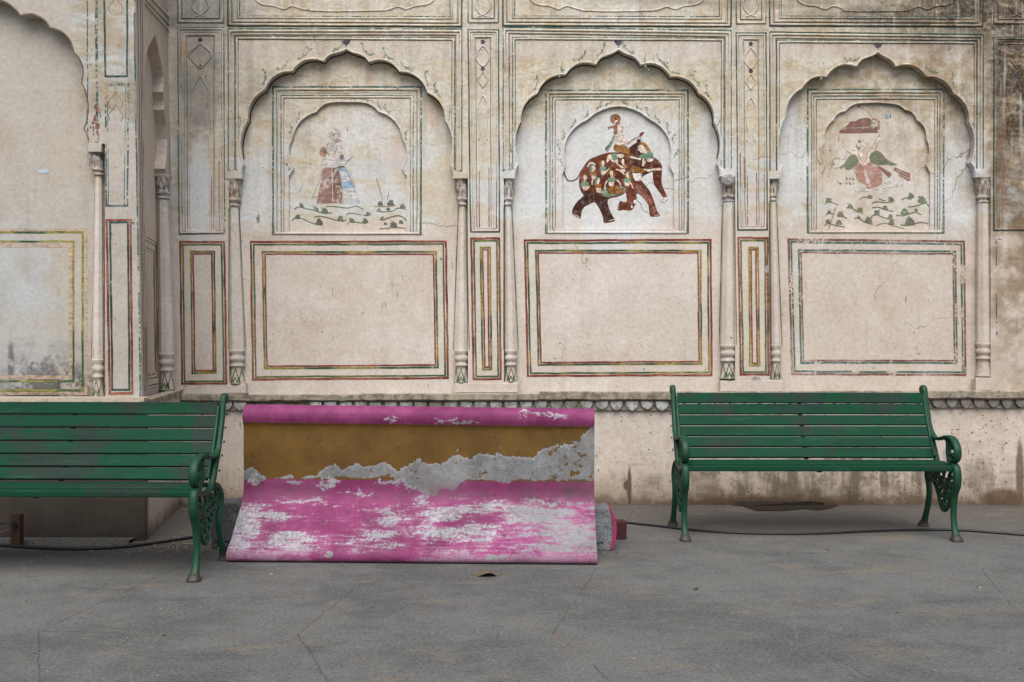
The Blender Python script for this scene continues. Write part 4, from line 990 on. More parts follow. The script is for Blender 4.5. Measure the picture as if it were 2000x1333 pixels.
E.ell(M_WHITE, 822, 1050, 16, 20); E.ell(M_WHITE, 790, 1098, 9, 12)
E.build('brown elephant made of little figures, ridden by a figure under a round halo')
# --- faded couple on hills
C = Mural(550, 180, 4.76, ID)
C.poly(M_PALE, [(400,600),(440,585),(500,610),(560,590),(590,620),(590,700),(540,705),(385,705),(372,690)], 2)
C.poly(M_FADE, [(388,705),(545,700),(560,820),(580,1034),(450,1036),(325,1030),(355,880)], 1)
C.poly(M_ROSE, [(392,712),(460,705),(455,780),(375,800)], 1)
for q_ in range(14): C.line(M_MARO, [(405+q_*11, 780+(q_ % 3)*10), (350+q_*16.5, 1020)], 4, 0)
C.line(M_PALE, [(468,700),(472,860),(478,1030)], 9)
C.poly(M_BLUE, [(530,705),(590,697),(650,830),(690,930),(725,1036),(590,1042),(565,900)], 1); C.poly(M_PALE, [(548,740),(600,735),(640,825),(565,840)], 1); C.poly(M_PALE, [(568,905),(665,895),(700,1000),(590,1030)], 1)
for q_ in range(5): C.line(M_BLUE, [(560+q_*22, 720+q_*8), (600+q_*28, 1035)], 4, 0)
C.line(M_LINE, [(385,705),(355,820),(285,985)], 4, 0); C.line(M_INK, [(285,985),(340,970),(470,982)], 4); C.line(M_INK, [(325,1030),(420,1034),(500,1025),(585,1040)], 5)
C.line(M_INK, [(590,697),(650,830),(725,1036)], 4)
C.ell(M_PALE, 470, 520, 48, 50); C.line(M_LINE, [(420,540),(425,490),(460,472),(500,485),(512,520),(505,550),(485,580)], 4.5); C.line(M_INK, [(480,515),(500,512)], 5, 0)
C.ell(M_BLUE, 540, 515, 26, 42); C.poly(M_PALE, [(520,480),(545,482),(565,510),(568,535),(550,570),(520,565)], 2); C.line(M_BLUE, [(545,482),(560,505),(568,530),(555,565)], 5); C.line(M_INK, [(535,505),(556,503)], 7, 0)
C.ell(M_FADE, 490, 398, 63, 58); C.ell(M_PALE, 490, 398, 52, 48); C.ell(M_ROSE, 484, 402, 14, 20); C.poly(M_FADE, [(480,450),(550,435),(562,460),(500,475)], 1)
for q_ in range(12): C.ell(M_INK, 488+math.cos(q_*.52)*38, 398+math.sin(q_*.52)*34, 6, 8)
C.poly(M_ROSE, [(350,560),(370,520),(400,515),(425,560),(400,600),(365,590)], 2); C.ell(M_OLIVE, 400, 555, 17, 22); C.line(M_INK, [(385,490),(420,555),(440,590)], 6)
C.poly(M_INK, [(540,590),(570,582),(580,610),(560,630),(540,620)], 2); C.line(M_BLUE, [(590,670),(620,640),(655,600),(648,570)], 11); C.line(M_LINE, [(600,640),(640,620),(665,600)], 3.5)
C.line(M_PALE, [(405,620),(395,680),(450,690)], 16); C.line(M_LINE, [(415,590),(382,640),(372,700)], 3.5); C.poly(M_INK, [(520,690),(580,685),(590,700),(530,708)], 1)
def hill(M_, pts, w, m=M_BUSH):
    M_.line(m, pts, w)
def bush(M_, x, y, r, m=M_BUSH):
    M_.poly(m, [(x-r, y+r*.5), (x-r*.8, y-r*.3), (x-r*.25, y-r), (x+r*.35, y-r*.8), (x+r*.9, y-r*.1), (x+r, y+r*.6)], 3)
    for k_ in range(5): M_.ell(m, x+random.uniform(-r,r)*.9, y+random.uniform(-r,r*.4), r*.28, r*.2, random.uniform(0,3))
for pts, w_ in (([(118,1090),(160,1070),(230,1085),(300,1100),(360,1118),(420,1128),(470,1120)],10),([(415,1072),(450,1062),(540,1072),(620,1078),(690,1060),(760,1092)],8),([(95,1200),(130,1170),(200,1180),(260,1210),(330,1232),(380,1236)],9),([(300,1165),(350,1155),(430,1170),(500,1190),(560,1200),(600,1190)],10),([(598,1142),(640,1128),(720,1138),(800,1150)],8),([(605,1230),(650,1205),(720,1215),(790,1222)],8),([(860,1060),(910,1066),(1000,1062),(1060,1055)],5),([(880,1105),(950,1115),(1040,1105),(1080,1080),(1155,1090)],8),([(930,1195),(1010,1165),(1080,1150),(1130,1165),(1160,1198)],9),([(905,1272),(960,1270),(1020,1262),(1100,1262),(1158,1270)],8)):
    hill(C, pts, w_)
for x_, y_, r_ in ((183,1055,22),(318,1088,24),(402,1108,30),(150,1165,24),(350,1210,32),(545,1178,26),(655,1198,26),(776,1200,27),(805,1135,20),(918,1040,24),(1012,1035,30),(1125,1062,24),(905,1098,14),(990,1090,16),(935,1178,18),(1040,1235,30),(1112,1212,20),(965,1225,14)): bush(C, x_, y_, r_)
C.line(M_ROSE, [(885,735),(892,770)], 5, 0); C.line(M_OCHRE, [(880,800),(905,880),(938,998)], 6, 0); C.line(M_OCHRE, [(995,925),(985,1000)], 5, 0); C.line(M_ROSE, [(200,840),(165,930)], 3, 0); C.line(M_OCHRE, [(605,325),(614,360)], 7, 0)
C.build('faded painted couple in long skirts above a row of small hills')
# --- winged man lifting a slab
Gm = Mural(1590, 190, 4.936, ID)
Gm.poly(M_MARO, [(242,350),(245,320),(300,290),(330,262),(345,235),(400,232),(440,208),(500,200),(540,205),(552,240),(545,290),(620,288),(620,345),(430,350)], 1)
Gm.line(M_PALE, [(250,318),(320,298),(440,296),(540,292)], 4, 0); Gm.poly(M_OLIVE, [(515,290),(540,240),(555,215),(555,260),(540,288)], 2); Gm.poly(M_FADE, [(560,200),(600,210),(632,230),(634,385),(622,390),(620,290),(560,285)], 1)
Gm.line(M_ROSE, [(300,200),(350,150),(430,105),(500,130),(560,190)], 5); Gm.ell(M_MARO, 432, 92, 13, 10)
Gm.poly(M_OLIVE, [(245,680),(290,640),(330,580),(362,555),(400,560),(425,600),(428,630),(400,660),(370,690),(330,705),(300,690),(285,672),(265,690)], 2)
Gm.poly(M_OLIVE, [(532,620),(530,580),(560,530),(600,514),(640,540),(690,595),(740,630),(800,652),(760,662),(700,655),(640,655),(580,650)], 2)
Gm.line(M_LINE, [(600,514),(645,540),(700,600),(800,652)], 5)
Gm.poly(M_ROSE, [(378,702),(400,660),(440,632),(480,650),(530,630),(580,665),(630,690),(655,750),(652,850),(580,870),(520,895),(500,850),(440,820),(410,790),(400,740)], 2)
for q_ in range(5): Gm.line(M_PALE, [(480+q_*6,700+q_*28),(505+q_*10,740+q_*28),(480+q_*8,760+q_*25)], 9)
Gm.poly(M_MARO, [(595,650),(640,672),(740,730),(745,750),(725,782),(680,740),(640,700)], 1); Gm.poly(M_MARO, [(780,675),(830,700),(925,735),(928,800),(905,812),(840,770),(790,720),(765,700)], 1)
for q_ in range(12): Gm.ell(M_PALE, 800+q_*10, 705+(q_*29) % 55+q_*3, 7, 4, .5)
for q_ in range(9): Gm.ell(M_MARO, 312+(q_*31) % 90, 780+(q_*47) % 90, 8, 6)
Gm.ell(M_MARO, 255, 835, 12, 10); Gm.ell(M_MARO, 235, 820, 7)
Gm.poly(M_CREAM, [(395,520),(430,510),(455,520),(510,518),(545,510),(545,540),(530,580),(535,620),(510,650),(480,658),(450,640),(432,600),(415,560),(370,548)], 2)
Gm.line(M_CREAM, [(400,530),(350,525),(310,490),(265,440)], 28); Gm.line(M_CREAM, [(540,530),(575,510),(600,460),(625,400)], 27)
Gm.line(M_LINE, [(365,548),(330,530),(290,485),(258,440)], 3.5); Gm.line(M_LINE, [(395,515),(340,505),(275,430)], 3.5); Gm.line(M_LINE, [(550,540),(590,505),(612,450),(630,410)], 3.5); Gm.line(M_LINE, [(525,510),(565,480),(610,400)], 3.5)
Gm.line(M_ROSE, [(238,355),(240,430),(248,455)], 6); Gm.line(M_ROSE, [(628,350),(634,425)], 10); Gm.ell(M_CREAM, 250, 435, 15, 13); Gm.ell(M_CREAM, 628, 400, 14, 16)
Gm.poly(M_CREAM, [(450,425),(480,412),(500,440),(512,470),(502,490),(490,508),(470,520),(450,500)], 2)
Gm.poly(M_INK, [(400,475),(410,445),(430,418),(460,410),(482,415),(460,425),(452,460),(440,500),(428,512),(415,490)], 2); Gm.line(M_INK, [(465,480),(485,483),(500,478)], 7); Gm.line(M_INK, [(475,445),(492,443)], 5, 0); Gm.line(M_LINE, [(490,430),(512,468),(500,492),(485,512)], 3)
Gm.line(M_FADE, [(425,535),(440,590),(480,622),(510,580),(508,530)], 8)
Gm.poly(M_PALE, [(620,860),(655,865),(655,985),(625,980),(615,900)], 1); Gm.line(M_LINE, [(622,985),(685,998)], 9, 0); Gm.line(M_ROSE, [(810,750),(855,810),(850,880)], 4); Gm.line(M_ROSE, [(970,800),(978,940)], 3)
Gm.poly(M_PALE, [(350,940),(420,870),(520,890),(640,850),(760,770),(850,830),(820,860),(700,870),(560,900),(440,915),(380,950)], 2)
for pts, w_ in (([(100,1035),(140,1012),(180,1020),(230,1040)],6),([(440,990),(470,965),(540,970)],8),([(558,1025),(600,1010),(700,1018),(760,1010)],12),([(845,990),(880,972),(940,985)],10),([(905,1060),(980,1050),(1040,1030),(1080,1022),(1108,1055)],11),([(310,1068),(360,1070),(420,1105),(500,1128)],9),([(560,1068),(620,1062),(700,1090),(765,1102)],10),([(110,1138),(150,1118),(200,1135)],8),([(225,1130),(260,1145),(320,1168)],10),([(550,1150),(600,1135),(680,1165),(780,1185)],9),([(790,1140),(860,1142),(930,1120),(980,1112),(1035,1135)],11),([(385,1168),(430,1170),(500,1210),(570,1225)],9),([(835,1230),(900,1238),(970,1220),(1040,1208),(1100,1222)],10),([(98,1242),(140,1218),(200,1235),(300,1255)],9),([(600,1240),(680,1215),(760,1240),(870,1270)],7)):
    hill(Gm, pts, w_, M_BUSH if w_ < 11 else M_OLIVE)
for x_, y_, r_ in ((140,1000,28),(540,965,22),(745,990,28),(935,955,30),(1042,995,40),(350,1055,26),(440,1092,28),(685,1070,24),(605,1118,26),(875,1110,38),(145,1112,20),(255,1135,30),(738,1150,22),(525,1188,34),(430,1160,18),(925,1205,46),(745,1212,28),(240,1210,28),(135,1200,22),(985,1090,16)): bush(Gm, x_, y_, r_, M_BUSH if (x_ % 2) else M_OLIVE)
Gm.line(M_OCHRE, [(208,1060),(180,1150),(140,1275)], 8); Gm.line(M_FADE, [(170,1180),(142,1270)], 7); Gm.poly(M_ROSE, [(955,640),(1000,600),(990,720),(950,850),(915,930),(910,880),(935,780)], 2) if False else None
Gm.line(M_INK, [(145,520),(172,502)], 6, 0); Gm.ell(M_BLUE, 705, 185, 22, 22); Gm.line(M_INK, [(735,165),(740,200)], 8, 0)
Gm.build('green winged man lifting a dark red slab above small green hills')

# ------------------------------------------------------------------ BENCHES
def m_green(k, rusty):
    def fn():
        P = objco(); x, y, z = sep(P); i = node('ShaderNodeObjectInfo')
        L = node('ShaderNodeVectorMath', operation='ADD'); Ctx.t.links.new(P, L.inputs[0]); Ctx.t.links.new(i.outputs['Location'], L.inputs[1])
        Q = position()
        a = noise(Q, 3.0, 4, .6); b = noise(Q, 24, 5, .65); c = noise(Q, 2.0, 5, .6, .2, (1, 1, 1.3)); g = noise(Q, 8, 4, .6, 0, (.25, 3, 3)); sp = noise(Q, 50, 2)
        col = mix(a, (.003, .040, .018), (.005, .058, .028))
        col = mix(sm(b, .4, .7) * .3, col, (.008, .062, .031))
        if not rusty:
            col = mix(sm(c, .50, .58) * .62, col, (.030, .030, .032)); col = mix(sm(noise(Q, 4.2, 6, .7), .56, .64) * .5, col, (.016, .030, .040))
            col = mix(sm(g, .52, .70) * .45, col, (.010, .022, .016)); col = mix(sm(noise(Q, 5, 5, .7), .60, .70) * .5, col, (.030, .024, .017))
            col = mix(sm(noise(Q, 11, 6, .75, 0, (.3, 2.5, 2.5)), .58, .66) * .55, col, (.020, .088, .050)); col = mix(sm(noise(Q, 33, 4, .7), .64, .67) * .7, col, (.045, .032, .022)); col = mix(sm(sp, .70, .72) * .8, col, (.008, .007, .006))
            return dict(color=col, rough=sm(b, .3, .7) * .2 + .55, spec=.12, bump=bump(g * .5 + b * .3, .25, .003))
        col = mix(sm(b, .52, .66) * .45, col, (.035, .026, .018))
        foot = sm(z + (b - .5) * .09, .060, .020); col = mix(foot * .9, col, mix(b, (.022, .020, .017), (.075, .055, .045)))
        return dict(color=col, rough=.5, spec=.35, bump=bump(b, .5, .004))
    return fn
SLAT = mat('green_painted_slat', m_green(1, False)); IRON = mat('green_cast_iron', m_green(1, True))
DARK = mat('blackened_steel', lambda: dict(color=(.02,.02,.02), rough=.6))
def sweep(m, path, hx, t, n=6, xc=0.0, sub=5, ns=10):
    """bar swept along a curve in the (y, z) plane; path = (y, z, width scale)"""
    P = crom([(p[0], p[1], p[2] if len(p) > 2 else 1.0) for p in path], sub); rows = []
    for i, p in enumerate(P):
        a = P[max(0, i-1)]; b = P[min(len(P)-1, i+1)]; d = Vector((b.x-a.x, b.y-a.y)); d = d.normalized() if d.length > 1e-9 else Vector((0,1)); nr = Vector((-d.y, d.x)); w_ = p.z
        r = []
        for k in range(ns):
            u = 6.28318 * k / ns; cu, su = math.cos(u), math.sin(u); cu = math.copysign(abs(cu)**.7, cu); su = math.copysign(abs(su)**.7, su)
            r.append((xc + cu*hx*(.6+.4*w_), p.x + nr.x*su*t*w_, p.y + nr.y*su*t*w_))
        rows.append(r)
    m.rings(rows)
def ball(m, y, z, ry, rz, hx, n=8):
    rows = []
    for k in range(1, 6):
        a = math.pi * k / 6 - math.pi/2
        rows.append([(math.sin(a)*hx, y + math.cos(a)*ry*math.cos(u), z + math.cos(a)*rz*math.sin(u)) for u in [6.283*q/n for q in range(n)]])
    m.rings(rows)
HL = .80
BACK = [(.262,.462),(.300,.530),(.338,.600),(.376,.680),(.412,.770),(.440,.868)]
def make_bench():
    root = empty('park_bench')
    bc = crom([(p[0], p[1]) for p in BACK], 10); L = [0]
    for a, b in zip(bc, bc[1:]): L.append(L[-1] + (b - a).length)
    def at(s):
        for i in range(len(L)-1):
            if L[i+1] >= s: t = (s-L[i])/(L[i+1]-L[i]); return bc[i].lerp(bc[i+1], t), (bc[i+1]-bc[i]).normalized()
        return bc[-1], (bc[-1]-bc[-2]).normalized()
    tot = L[-1]; pitch = tot / 6
    for k in range(6):
        p, d = at(tot - pitch * (k + .5)); nr = Vector((-d.y, d.x)); h = pitch * .5 - .0045; th = .011
        m = MB(); rows = []
        prof = [(-h, -th+.003), (-h+.003, -th), (h-.003, -th), (h, -th+.003), (h, th-.003), (h-.003, th), (-h+.003, th), (-h, th-.003)]
        sag = random.uniform(-.001, .001)
        for q in range(9):
            x_ = -HL + .012 + (2*HL - .024) * q / 8; s_ = sag * (1 - (x_/HL)**2) * 2
            rows.append([(x_, p.x + d.x*u + (-nr.x)*v*-1, p.y + d.y*u + nr.y*v + s_) for u, v in prof])
        m.rings(rows); m.build('back_slat', SLAT, root)
    for k in range(5):
        y_ = .012 + k * .054; z_ = .440 + [0, .010, .012, .009, .006][k]; h = .0245; th = .011 if k else .017
        m = MB(); m.rings([[(x_, y_ + u*h, z_ + v*th + (-.006 if k == 0 else 0)) for u, v in ((-1,-.6),(-.9,-1),(.9,-1),(1,-.6),(1,.6),(.9,1),(-.9,1),(-1,.5))] for x_ in (-HL+.006, -HL*.5, 0, HL*.5, HL-.006)])
        m.build('seat_slat', SLAT, root)
    m = MB(); sweep(m, [(p[0]+.022, p[1]-.005) for p in BACK], .014, .004); m.build('back_strap', DARK, root)
    m = MB(); sweep(m, [(.01,.412),(.12,.425),(.27,.425)], .016, .005); m.build('seat_strap', DARK, root)
    for s_ in (-1, 1):
        X_ = s_ * (HL + .012)
        m = MB()
        # main upright running down behind the slats and under the seat to the front
        sweep(m, [(.505,.868,.6),(.500,.888,.9),(.480,.900,1.1),(.458,.888,1.1),(.448,.850,1.1),(.425,.770,1.1),(.393,.685,1.1),(.360,.615,1.1),(.318,.540,1.1),(.278,.470,1.1),(.235,.428,1.1),(.150,.415,1.0),(.070,.425,1.0),(.012,.438,1.1)], .017, .014)
        sweep(m, [(.425,.845,.8),(.400,.765,.9),(.365,.685,.9),(.330,.610,.9),(.290,.540,.9),(.252,.480,.8)], .010, .011, xc=-s_*.018)
        ball(m, .482, .872, .018, .018, .021)
        e = m.build('end_frame', IRON, root, auto=.9); e.location = (X_, 0, 0)
        m = MB()
        sweep(m, [(.385,.668,.7),(.352,.620,1.0),(.300,.592,1.0),(.230,.590,1.0),(.150,.606,1.1),(.080,.614,1.2),(.020,.600,1.3),(-.022,.560,1.3),(-.028,.510,1.2),(-.002,.478,1.0),(.032,.478,.9),(.045,.500,.8),(.030,.518,.8)], .021, .0105)
        sweep(m, [(.130,.606,.9),(.100,.580,1.0),(.098,.530,1.1),(.085,.480,1.1),(.060,.452,1.2)], .015, .012)
        sweep(m, [(.085,.585,1.0),(.055,.575,1.2),(.042,.555,.8)], .011, .010); ball(m, .045, .552, .013, .013, .012); ball(m, .030, .506, .018, .018, .014)
        sweep(m, [(.088,.500,.9),(.065,.512,.8),(.040,.500,.7)], .009, .008)
        m.build('armrest', IRON, e, auto=.9)
        m = MB()
        sweep(m, [(.055,.452,1.1),(.018,.452,1.5),(-.012,.432,1.7),(-.022,.395,1.8),(-.022,.355,1.8),(-.012,.325,1.7),(.006,.285,1.3),(.022,.230,1.15),(.028,.165,1.05),(.020,.100,1.05),(.006,.055,1.3),(-.006,.028,1.9)], .018, .0125)
        sweep(m, [(-.006,.032,1.0),(-.010,.018,1.55),(-.012,.006,1.9),(-.012,.0,1.9)], .026, .020)
        m.build('leg', IRON, e, auto=.9)
        m = MB()
        sweep(m, [(.290,.440,1.0),(.345,.425,1.2),(.392,.385,1.4),(.405,.345,1.5),(.398,.315,1.4),(.382,.260,1.15),(.385,.200,1.1),(.410,.130,1.1),(.440,.070,1.2),(.462,.030,1.7)], .017, .0125)
        sweep(m, [(.462,.034,1.0),(.468,.018,1.5),(.472,.006,1.8),(.472,.0,1.8)], .025, .019)
        m.build('leg', IRON, e, auto=.9)
        m = MB()
        # pierced bracket of vine scrolls between the legs
        sweep(m, [(.030,.330,.8),(.045,.290,.9),(.075,.235,1.0),(.105,.185,1.0),(.150,.155,1.1),(.190,.165,1.1),(.220,.205,1.0),(.255,.265,1.0),(.310,.310,.9),(.390,.330,.9)], .012, .009)
        for c0 in ([(.055,.415),(.085,.380),(.085,.335),(.050,.320),(.035,.350)], [(.125,.415),(.160,.385),(.165,.340),(.130,.315),(.105,.340),(.120,.360)], [(.205,.415),(.235,.380),(.225,.335),(.190,.320),(.175,.350)], [(.290,.420),(.330,.390),(.330,.345),(.295,.330),(.270,.355),(.285,.375)], [(.370,.400),(.350,.370),(.350,.330)],
                   [(.070,.240),(.105,.275),(.150,.280),(.165,.245),(.140,.225)], [(.240,.250),(.205,.285),(.165,.300)], [(.120,.175),(.140,.205),(.175,.215),(.190,.190)], [(.085,.330),(.120,.300),(.160,.310),(.200,.300),(.250,.320),(.300,.320)]):
            sweep(m, c0, .010, .0085, sub=4, ns=8)
        for (yb, zb, r) in ((.105,.345,.020),(.150,.300,.022),(.200,.350,.020),(.245,.300,.018),(.110,.245,.022),(.150,.250,.020),(.195,.245,.020),(.150,.195,.022),(.155,.168,.018),(.300,.360,.022),(.060,.370,.018),(.255,.390,.018),(.340,.330,.016),(.075,.300,.015),(.180,.395,.018),(.130,.275,.016),(.220,.275,.015)): ball(m, yb, zb, r, r*.8, .015)
        m.build('bracket', IRON, e, auto=.9)
        for (yb, zb) in ((.43,.80),(.405,.73),(.38,.655),(.345,.585),(.30,.51)):
            m = MB(); m.rings([[(s_*.02 + d_, yb+.018+math.cos(u)*.007, zb+math.sin(u)*.007) for u in [q*1.047 for q in range(6)]] for d_ in (0, s_*.006)])
            m.build('bolt', DARK, e)
    return root
def dup(o, parent=None):
    c = o.copy(); COL.objects.link(c); c.parent = parent
    for ch in o.children: dup(ch, c)
    return c
b1 = make_bench()
b2 = dup(b1)
for o_, lab, loc, rz in ((b1, 'green slatted bench with cast iron ends standing alone at the right over the cable', (1.853, 5.985 - WD, 0), R(-.3)),
                         (b2, 'green slatted bench with cast iron ends at the left, cut off beside the pink bench', (-2.400, 4.985 + .018 - WD, 0), R(-1.2))):
    o_.location = loc; o_.rotation_euler = (0, 0, -rz if o_ is b2 else rz); tag(o_, lab, 'bench', 'green slatted benches with cast iron ends')
b2.rotation_euler = (0, 0, R(-1.2))
b1.scale = (1.0, 1.0, 1.0)

# ------------------------------------------------------------------ PINK CONCRETE BENCH SLAB
SX0 = (-1.548 + .457) / 2; SD = 5.38
def s2(zx, zy):                                       # traced spot -> (x, z) on the slab, object space
    px, py = 420 + zx/2.439, 760 + zy/2.439; D = 5.66
    x_ = (px - CX) * D / F - SX0; z_ = CZ - (py - CY) * D / F; return x_, z_ / (1 - .0125 * x_)
def curve01(inp, pts):
    n = node('ShaderNodeFloatCurve'); c = n.mapping.curves[0]; put(n.inputs[1], inp)
    P = sorted(pts); c.points[0].location = P[0]; c.points[1].location = P[-1]
    for p in P[1:-1]: c.points.new(*p)
    for p in c.points: p.handle_type = 'VECTOR'
    n.mapping.update(); return X(n.outputs[0])
def m_slab():
    P = objco(); x, y, z = sep(P)
    zz = z / (1.0 - x * .0125)
    b = noise(P, 9, 6, .7); c = noise(P, 60, 4, .7); big = noise(P, 2, 4, .6); hz = noise(P, 5, 6, .7, .3, (.6, 2, 2.6)); gr = noise(P, 180, 3, .6); sc = noise(P, 26, 5, .7, .2, (.22, 1.5, 1.5))
    wpx = (noise(P, 3.5, 6, .75) - .5) * .55; wpz = (noise(P, 4.5, 6, .75, 0, (1, 1.7, 1.7)) - .5) * .22
    pink = mix(sm(big * .6 + b * .4, .38, .62), (.18, .022, .095), (.26, .05, .155))
    mus = mix(sm(b, .3, .7), (.112, .058, .0075), (.138, .073, .010)); mus = mix(sm(noise(P, 110, 3), .55, .7) * .25, mus, (.17, .08, .012))
    con = mix(sm(b * .5 + c * .5, .35, .65), (.15, .155, .158), (.26, .268, .272)); wht = mix(sm(b * .3 + c * .7, .38, .60), (.20, .19, .21), (.42, .42, .45))
    z_t = s2(900, 168)[1]; z_b = s2(900, 437)[1]
    col = mix(sm(zz, z_t + .002, z_t - .002) * sm(zz, z_b - .002, z_b + .002), pink, mus)
    nx = (x + 1.0) * .5
    TOPB = [(125,395),(150,380),(185,395),(195,428),(330,426),(450,412),(480,400),(520,378),(560,356),(605,388),(645,358),(720,372),(800,348),(852,380),(905,366),(960,338),(1010,356),(1080,346),(1130,318),(1215,318),(1290,302),(1350,312),(1400,332),(1500,322),(1560,295),(1625,252),(1665,258),(1705,262),(1745,222),(1790,185)]
    BOTB = [(125,440),(300,428),(480,432),(700,416),(840,430),(920,466),(1000,500),(1040,510),(1062,478),(1130,476),(1200,422),(1280,430),(1360,440),(1500,430),(1620,432),(1700,425),(1790,430)]
    zt = curve01(nx, [((s2(*p)[0] + 1) / 2, s2(*p)[1]) for p in TOPB]); zb = curve01(nx, [((s2(*p)[0] + 1) / 2, s2(*p)[1]) for p in BOTB])
    wob = (noise(P, 13, 5, .68) - .5) * .13
    ch = sm(zz + wob, .002, -.002) if False else None
    above = sm((zt - zz) + wob, -.0012, .0012); below = sm((zz - zb) + wob * .8, -.0012, .0012)
    isl = sm(noise(P, 17, 5, .7) + sm(x, .45, .95) * .055, .625, .632)
    chip = above * below * (1.0 - isl)
    chip = mx(chip, sm(noise(P, 23, 3, .6) , .755, .765) * sm(zz, .3, .4))
    cc = mix(sm(vert_ := noise(P, 30, 4, .6, 0, (1, 1, .1)), .5, .7) * .4, con, (.27, .24, .20))
    rim = sm((zt - zz) + wob, .020, .002) * above
    col = mix(chip, col, mix(rim * .6, cc, (.36, .365, .37)))
    # scuffed-white seat
    def wb(zx, zy, rx, ry):
        X_, Z_ = s2(zx, zy); a_ = (x + wpx - X_) * (1/(rx*5.66/F/2.439)); b_ = (zz + wpz - Z_) * (1/(ry*5.66/F/2.439)); return sm(mth('SQRT', a_*a_ + b_*b_), 1.7, .1)
    wsum = None
    for q in ((130,640,120,110),(250,600,130,30),(420,690,170,45),(200,745,320,22),(830,600,130,45),(1120,575,200,25),(760,690,150,42),(1150,660,300,48),(1180,755,160,55),(1560,605,240,60),(1720,680,170,110),(1500,745,200,30),(960,530,60,25),(1300,545,120,18),(400,535,110,10),(1750,540,60,14)):
        v = wb(*q); wsum = v if wsum is None else mx(wsum, v)
    seat = sm(zz, z_b - .04, z_b - .10)
    fld = wsum * .55 + (hz - .5) * 1.5 + (c - .5) * .7 + (sc - .5) * 1.2 + (big - .5) * .5
    soft = sm(fld, .02, .45) * seat; grn = noise(P, 95, 4, .75)
    spk = sm(grn + (sc - .5) * .5, .44, .53)
    col = mix(soft * (.35 + .5 * spk), col, (.30, .17, .245))
    wm = sm(fld + (grn - .5) * .45, .27, .50)
    wm = mx(wm * seat, sm(sc * .6 + c * .4 + (b - .5) * .5, .60, .64) * sm(zz, .35, .30) * .8)
    wm = wm * (.72 + .28 * spk) * (1.0 - .85 * sm(zz + (b - .5) * .04, .075, .055))
    col = mix(wm, col, mix(sm(b + sm(x, .3, .9) * .30, .52, .68) * .8, wht, (.21, .225, .228)))
    col = mix(sm(grn, .58, .66) * seat * .45, col, (.16, .03, .08))
    cp2 = None
    for q in ((570,740,50,16),(1390,742,55,22),(1000,768,70,14),(1110,808,90,10)):
        v = wb(*q); cp2 = v if cp2 is None else mx(cp2, v)
    col = mix(sm(cp2 * .5 + b * .5 + (c - .5) * .4, .62, .64), col, con)
    # flaked patches near the fold and on the top roll
    fl = None
    for q in ((170,450,50,25),(390,445,60,14),(550,452,60,22),(700,488,60,8),(830,450,90,12),(910,470,50,12),(960,530,45,22),(640,487,20,6),(1560,525,160,10)):
        v = wb(*q); fl = v if fl is None else mx(fl, v)
    for q in ((1090,160,140,14),(1190,165,60,10),(850,150,40,8),(1600,120,120,14),(1500,105,60,8)):
        fl = mx(fl, wb(*q) * .92)
    col = mix(sm(fl * .5 + (noise(P, 28, 5, .75) - .5) * 1.1 + (sc - .5) * .5, .32, .36) * .9, col, wht)
    # dirt running down from the top right; shade painted in above the fold
    dr = wb(1650, 490, 230, 50) * sm(vert_ * .5 + b * .5, .40, .60); col = mix(dr * .75, col, (.06, .05, .045)); fold_shade = sm(zz, .27, .33) * sm(zz, .45, .34) * sm(b + (big - .5), .36, .62); col = mix(fold_shade * .6, col, (.085, .03, .05))
    dr2 = mx(wb(1335, 260, 12, 70), mx(wb(1630, 240, 16, 120), wb(1680, 200, 14, 60))); dr2 = mx(dr2, mx(wb(1190, 200, 10, 40), wb(1440, 260, 10, 60) * .6))
    col = mix(dr2 * sm(b, .35, .6) * .55, col, (.05, .035, .02))
    col = mix(sm(gr, .62, .68) * .35, col, (.08, .06, .06)); col = mix(sm(noise(P, 40, 2), .70, .72) * .8, col, (.03, .025, .025)); col = mix(1.0, col, mix(sm(noise(P, 4, 5, .7), .35, .65), (.80,.78,.78), (1.12,1.12,1.12)), 'MULTIPLY')
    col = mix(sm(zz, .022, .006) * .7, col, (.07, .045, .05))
    return dict(color=col, rough=.82 - (1.0 - chip) * .12, spec=.35, bump=bump(b * .12 + c * .18 + gr * .1 - chip * .8 - wm * .10, .55, .008))
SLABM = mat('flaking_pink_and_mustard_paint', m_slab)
def m_conc(d1, d2):
    def fn():
        P = objco(); a = noise(P, 12, 5, .7); b = noise(P, 70, 4, .7)
        return dict(color=mix(sm(a*.5+b*.5, .35, .65), d1, d2), rough=.95, bump=bump(a + b * .4, 1.0, .02))
    return fn
CONC = mat('rough_grey_concrete', m_conc((.10,.105,.11), (.25,.26,.27))); CONCD = mat('dark_dirty_concrete', m_conc((.045,.045,.047), (.12,.12,.125)))
PINKP = mat('magenta_paint', lambda: (lambda P: dict(color=mix(noise(P, 40, 4, .7), (.22,.016,.055), (.36,.045,.12)), rough=.7, bump=bump(noise(P, 60, 4), .5, .005)))(objco()))
slab = empty('concrete_bench', (SX0, SD - WD, 0), R(-2.0))
tag(slab, 'pink and mustard concrete bench tipped forward, paint flaking off', 'bench')
prof = crom([(.012,.0),(-.016,.006),(-.028,.026),(-.022,.052),(.006,.076),(.050,.100),(.120,.160),(.220,.248),(.262,.290),(.285,.335),(.290,.400),(.286,.550),(.286,.690),(.273,.728),(.264,.760),(.269,.793),(.292,.816),(.326,.825),(.356,.812)], 5)
prof = [(p.x, p.y) for p in prof]
inn = crom([(.362,.780),(.345,.770),(.330,.740),(.336,.550),(.342,.400),(.336,.325),(.300,.262),(.230,.190),(.130,.105),(.060,.040),(.040,.0)], 4); inn = [(p.x, p.y) for p in inn]
loop = prof + inn
m = MB(); rows = []
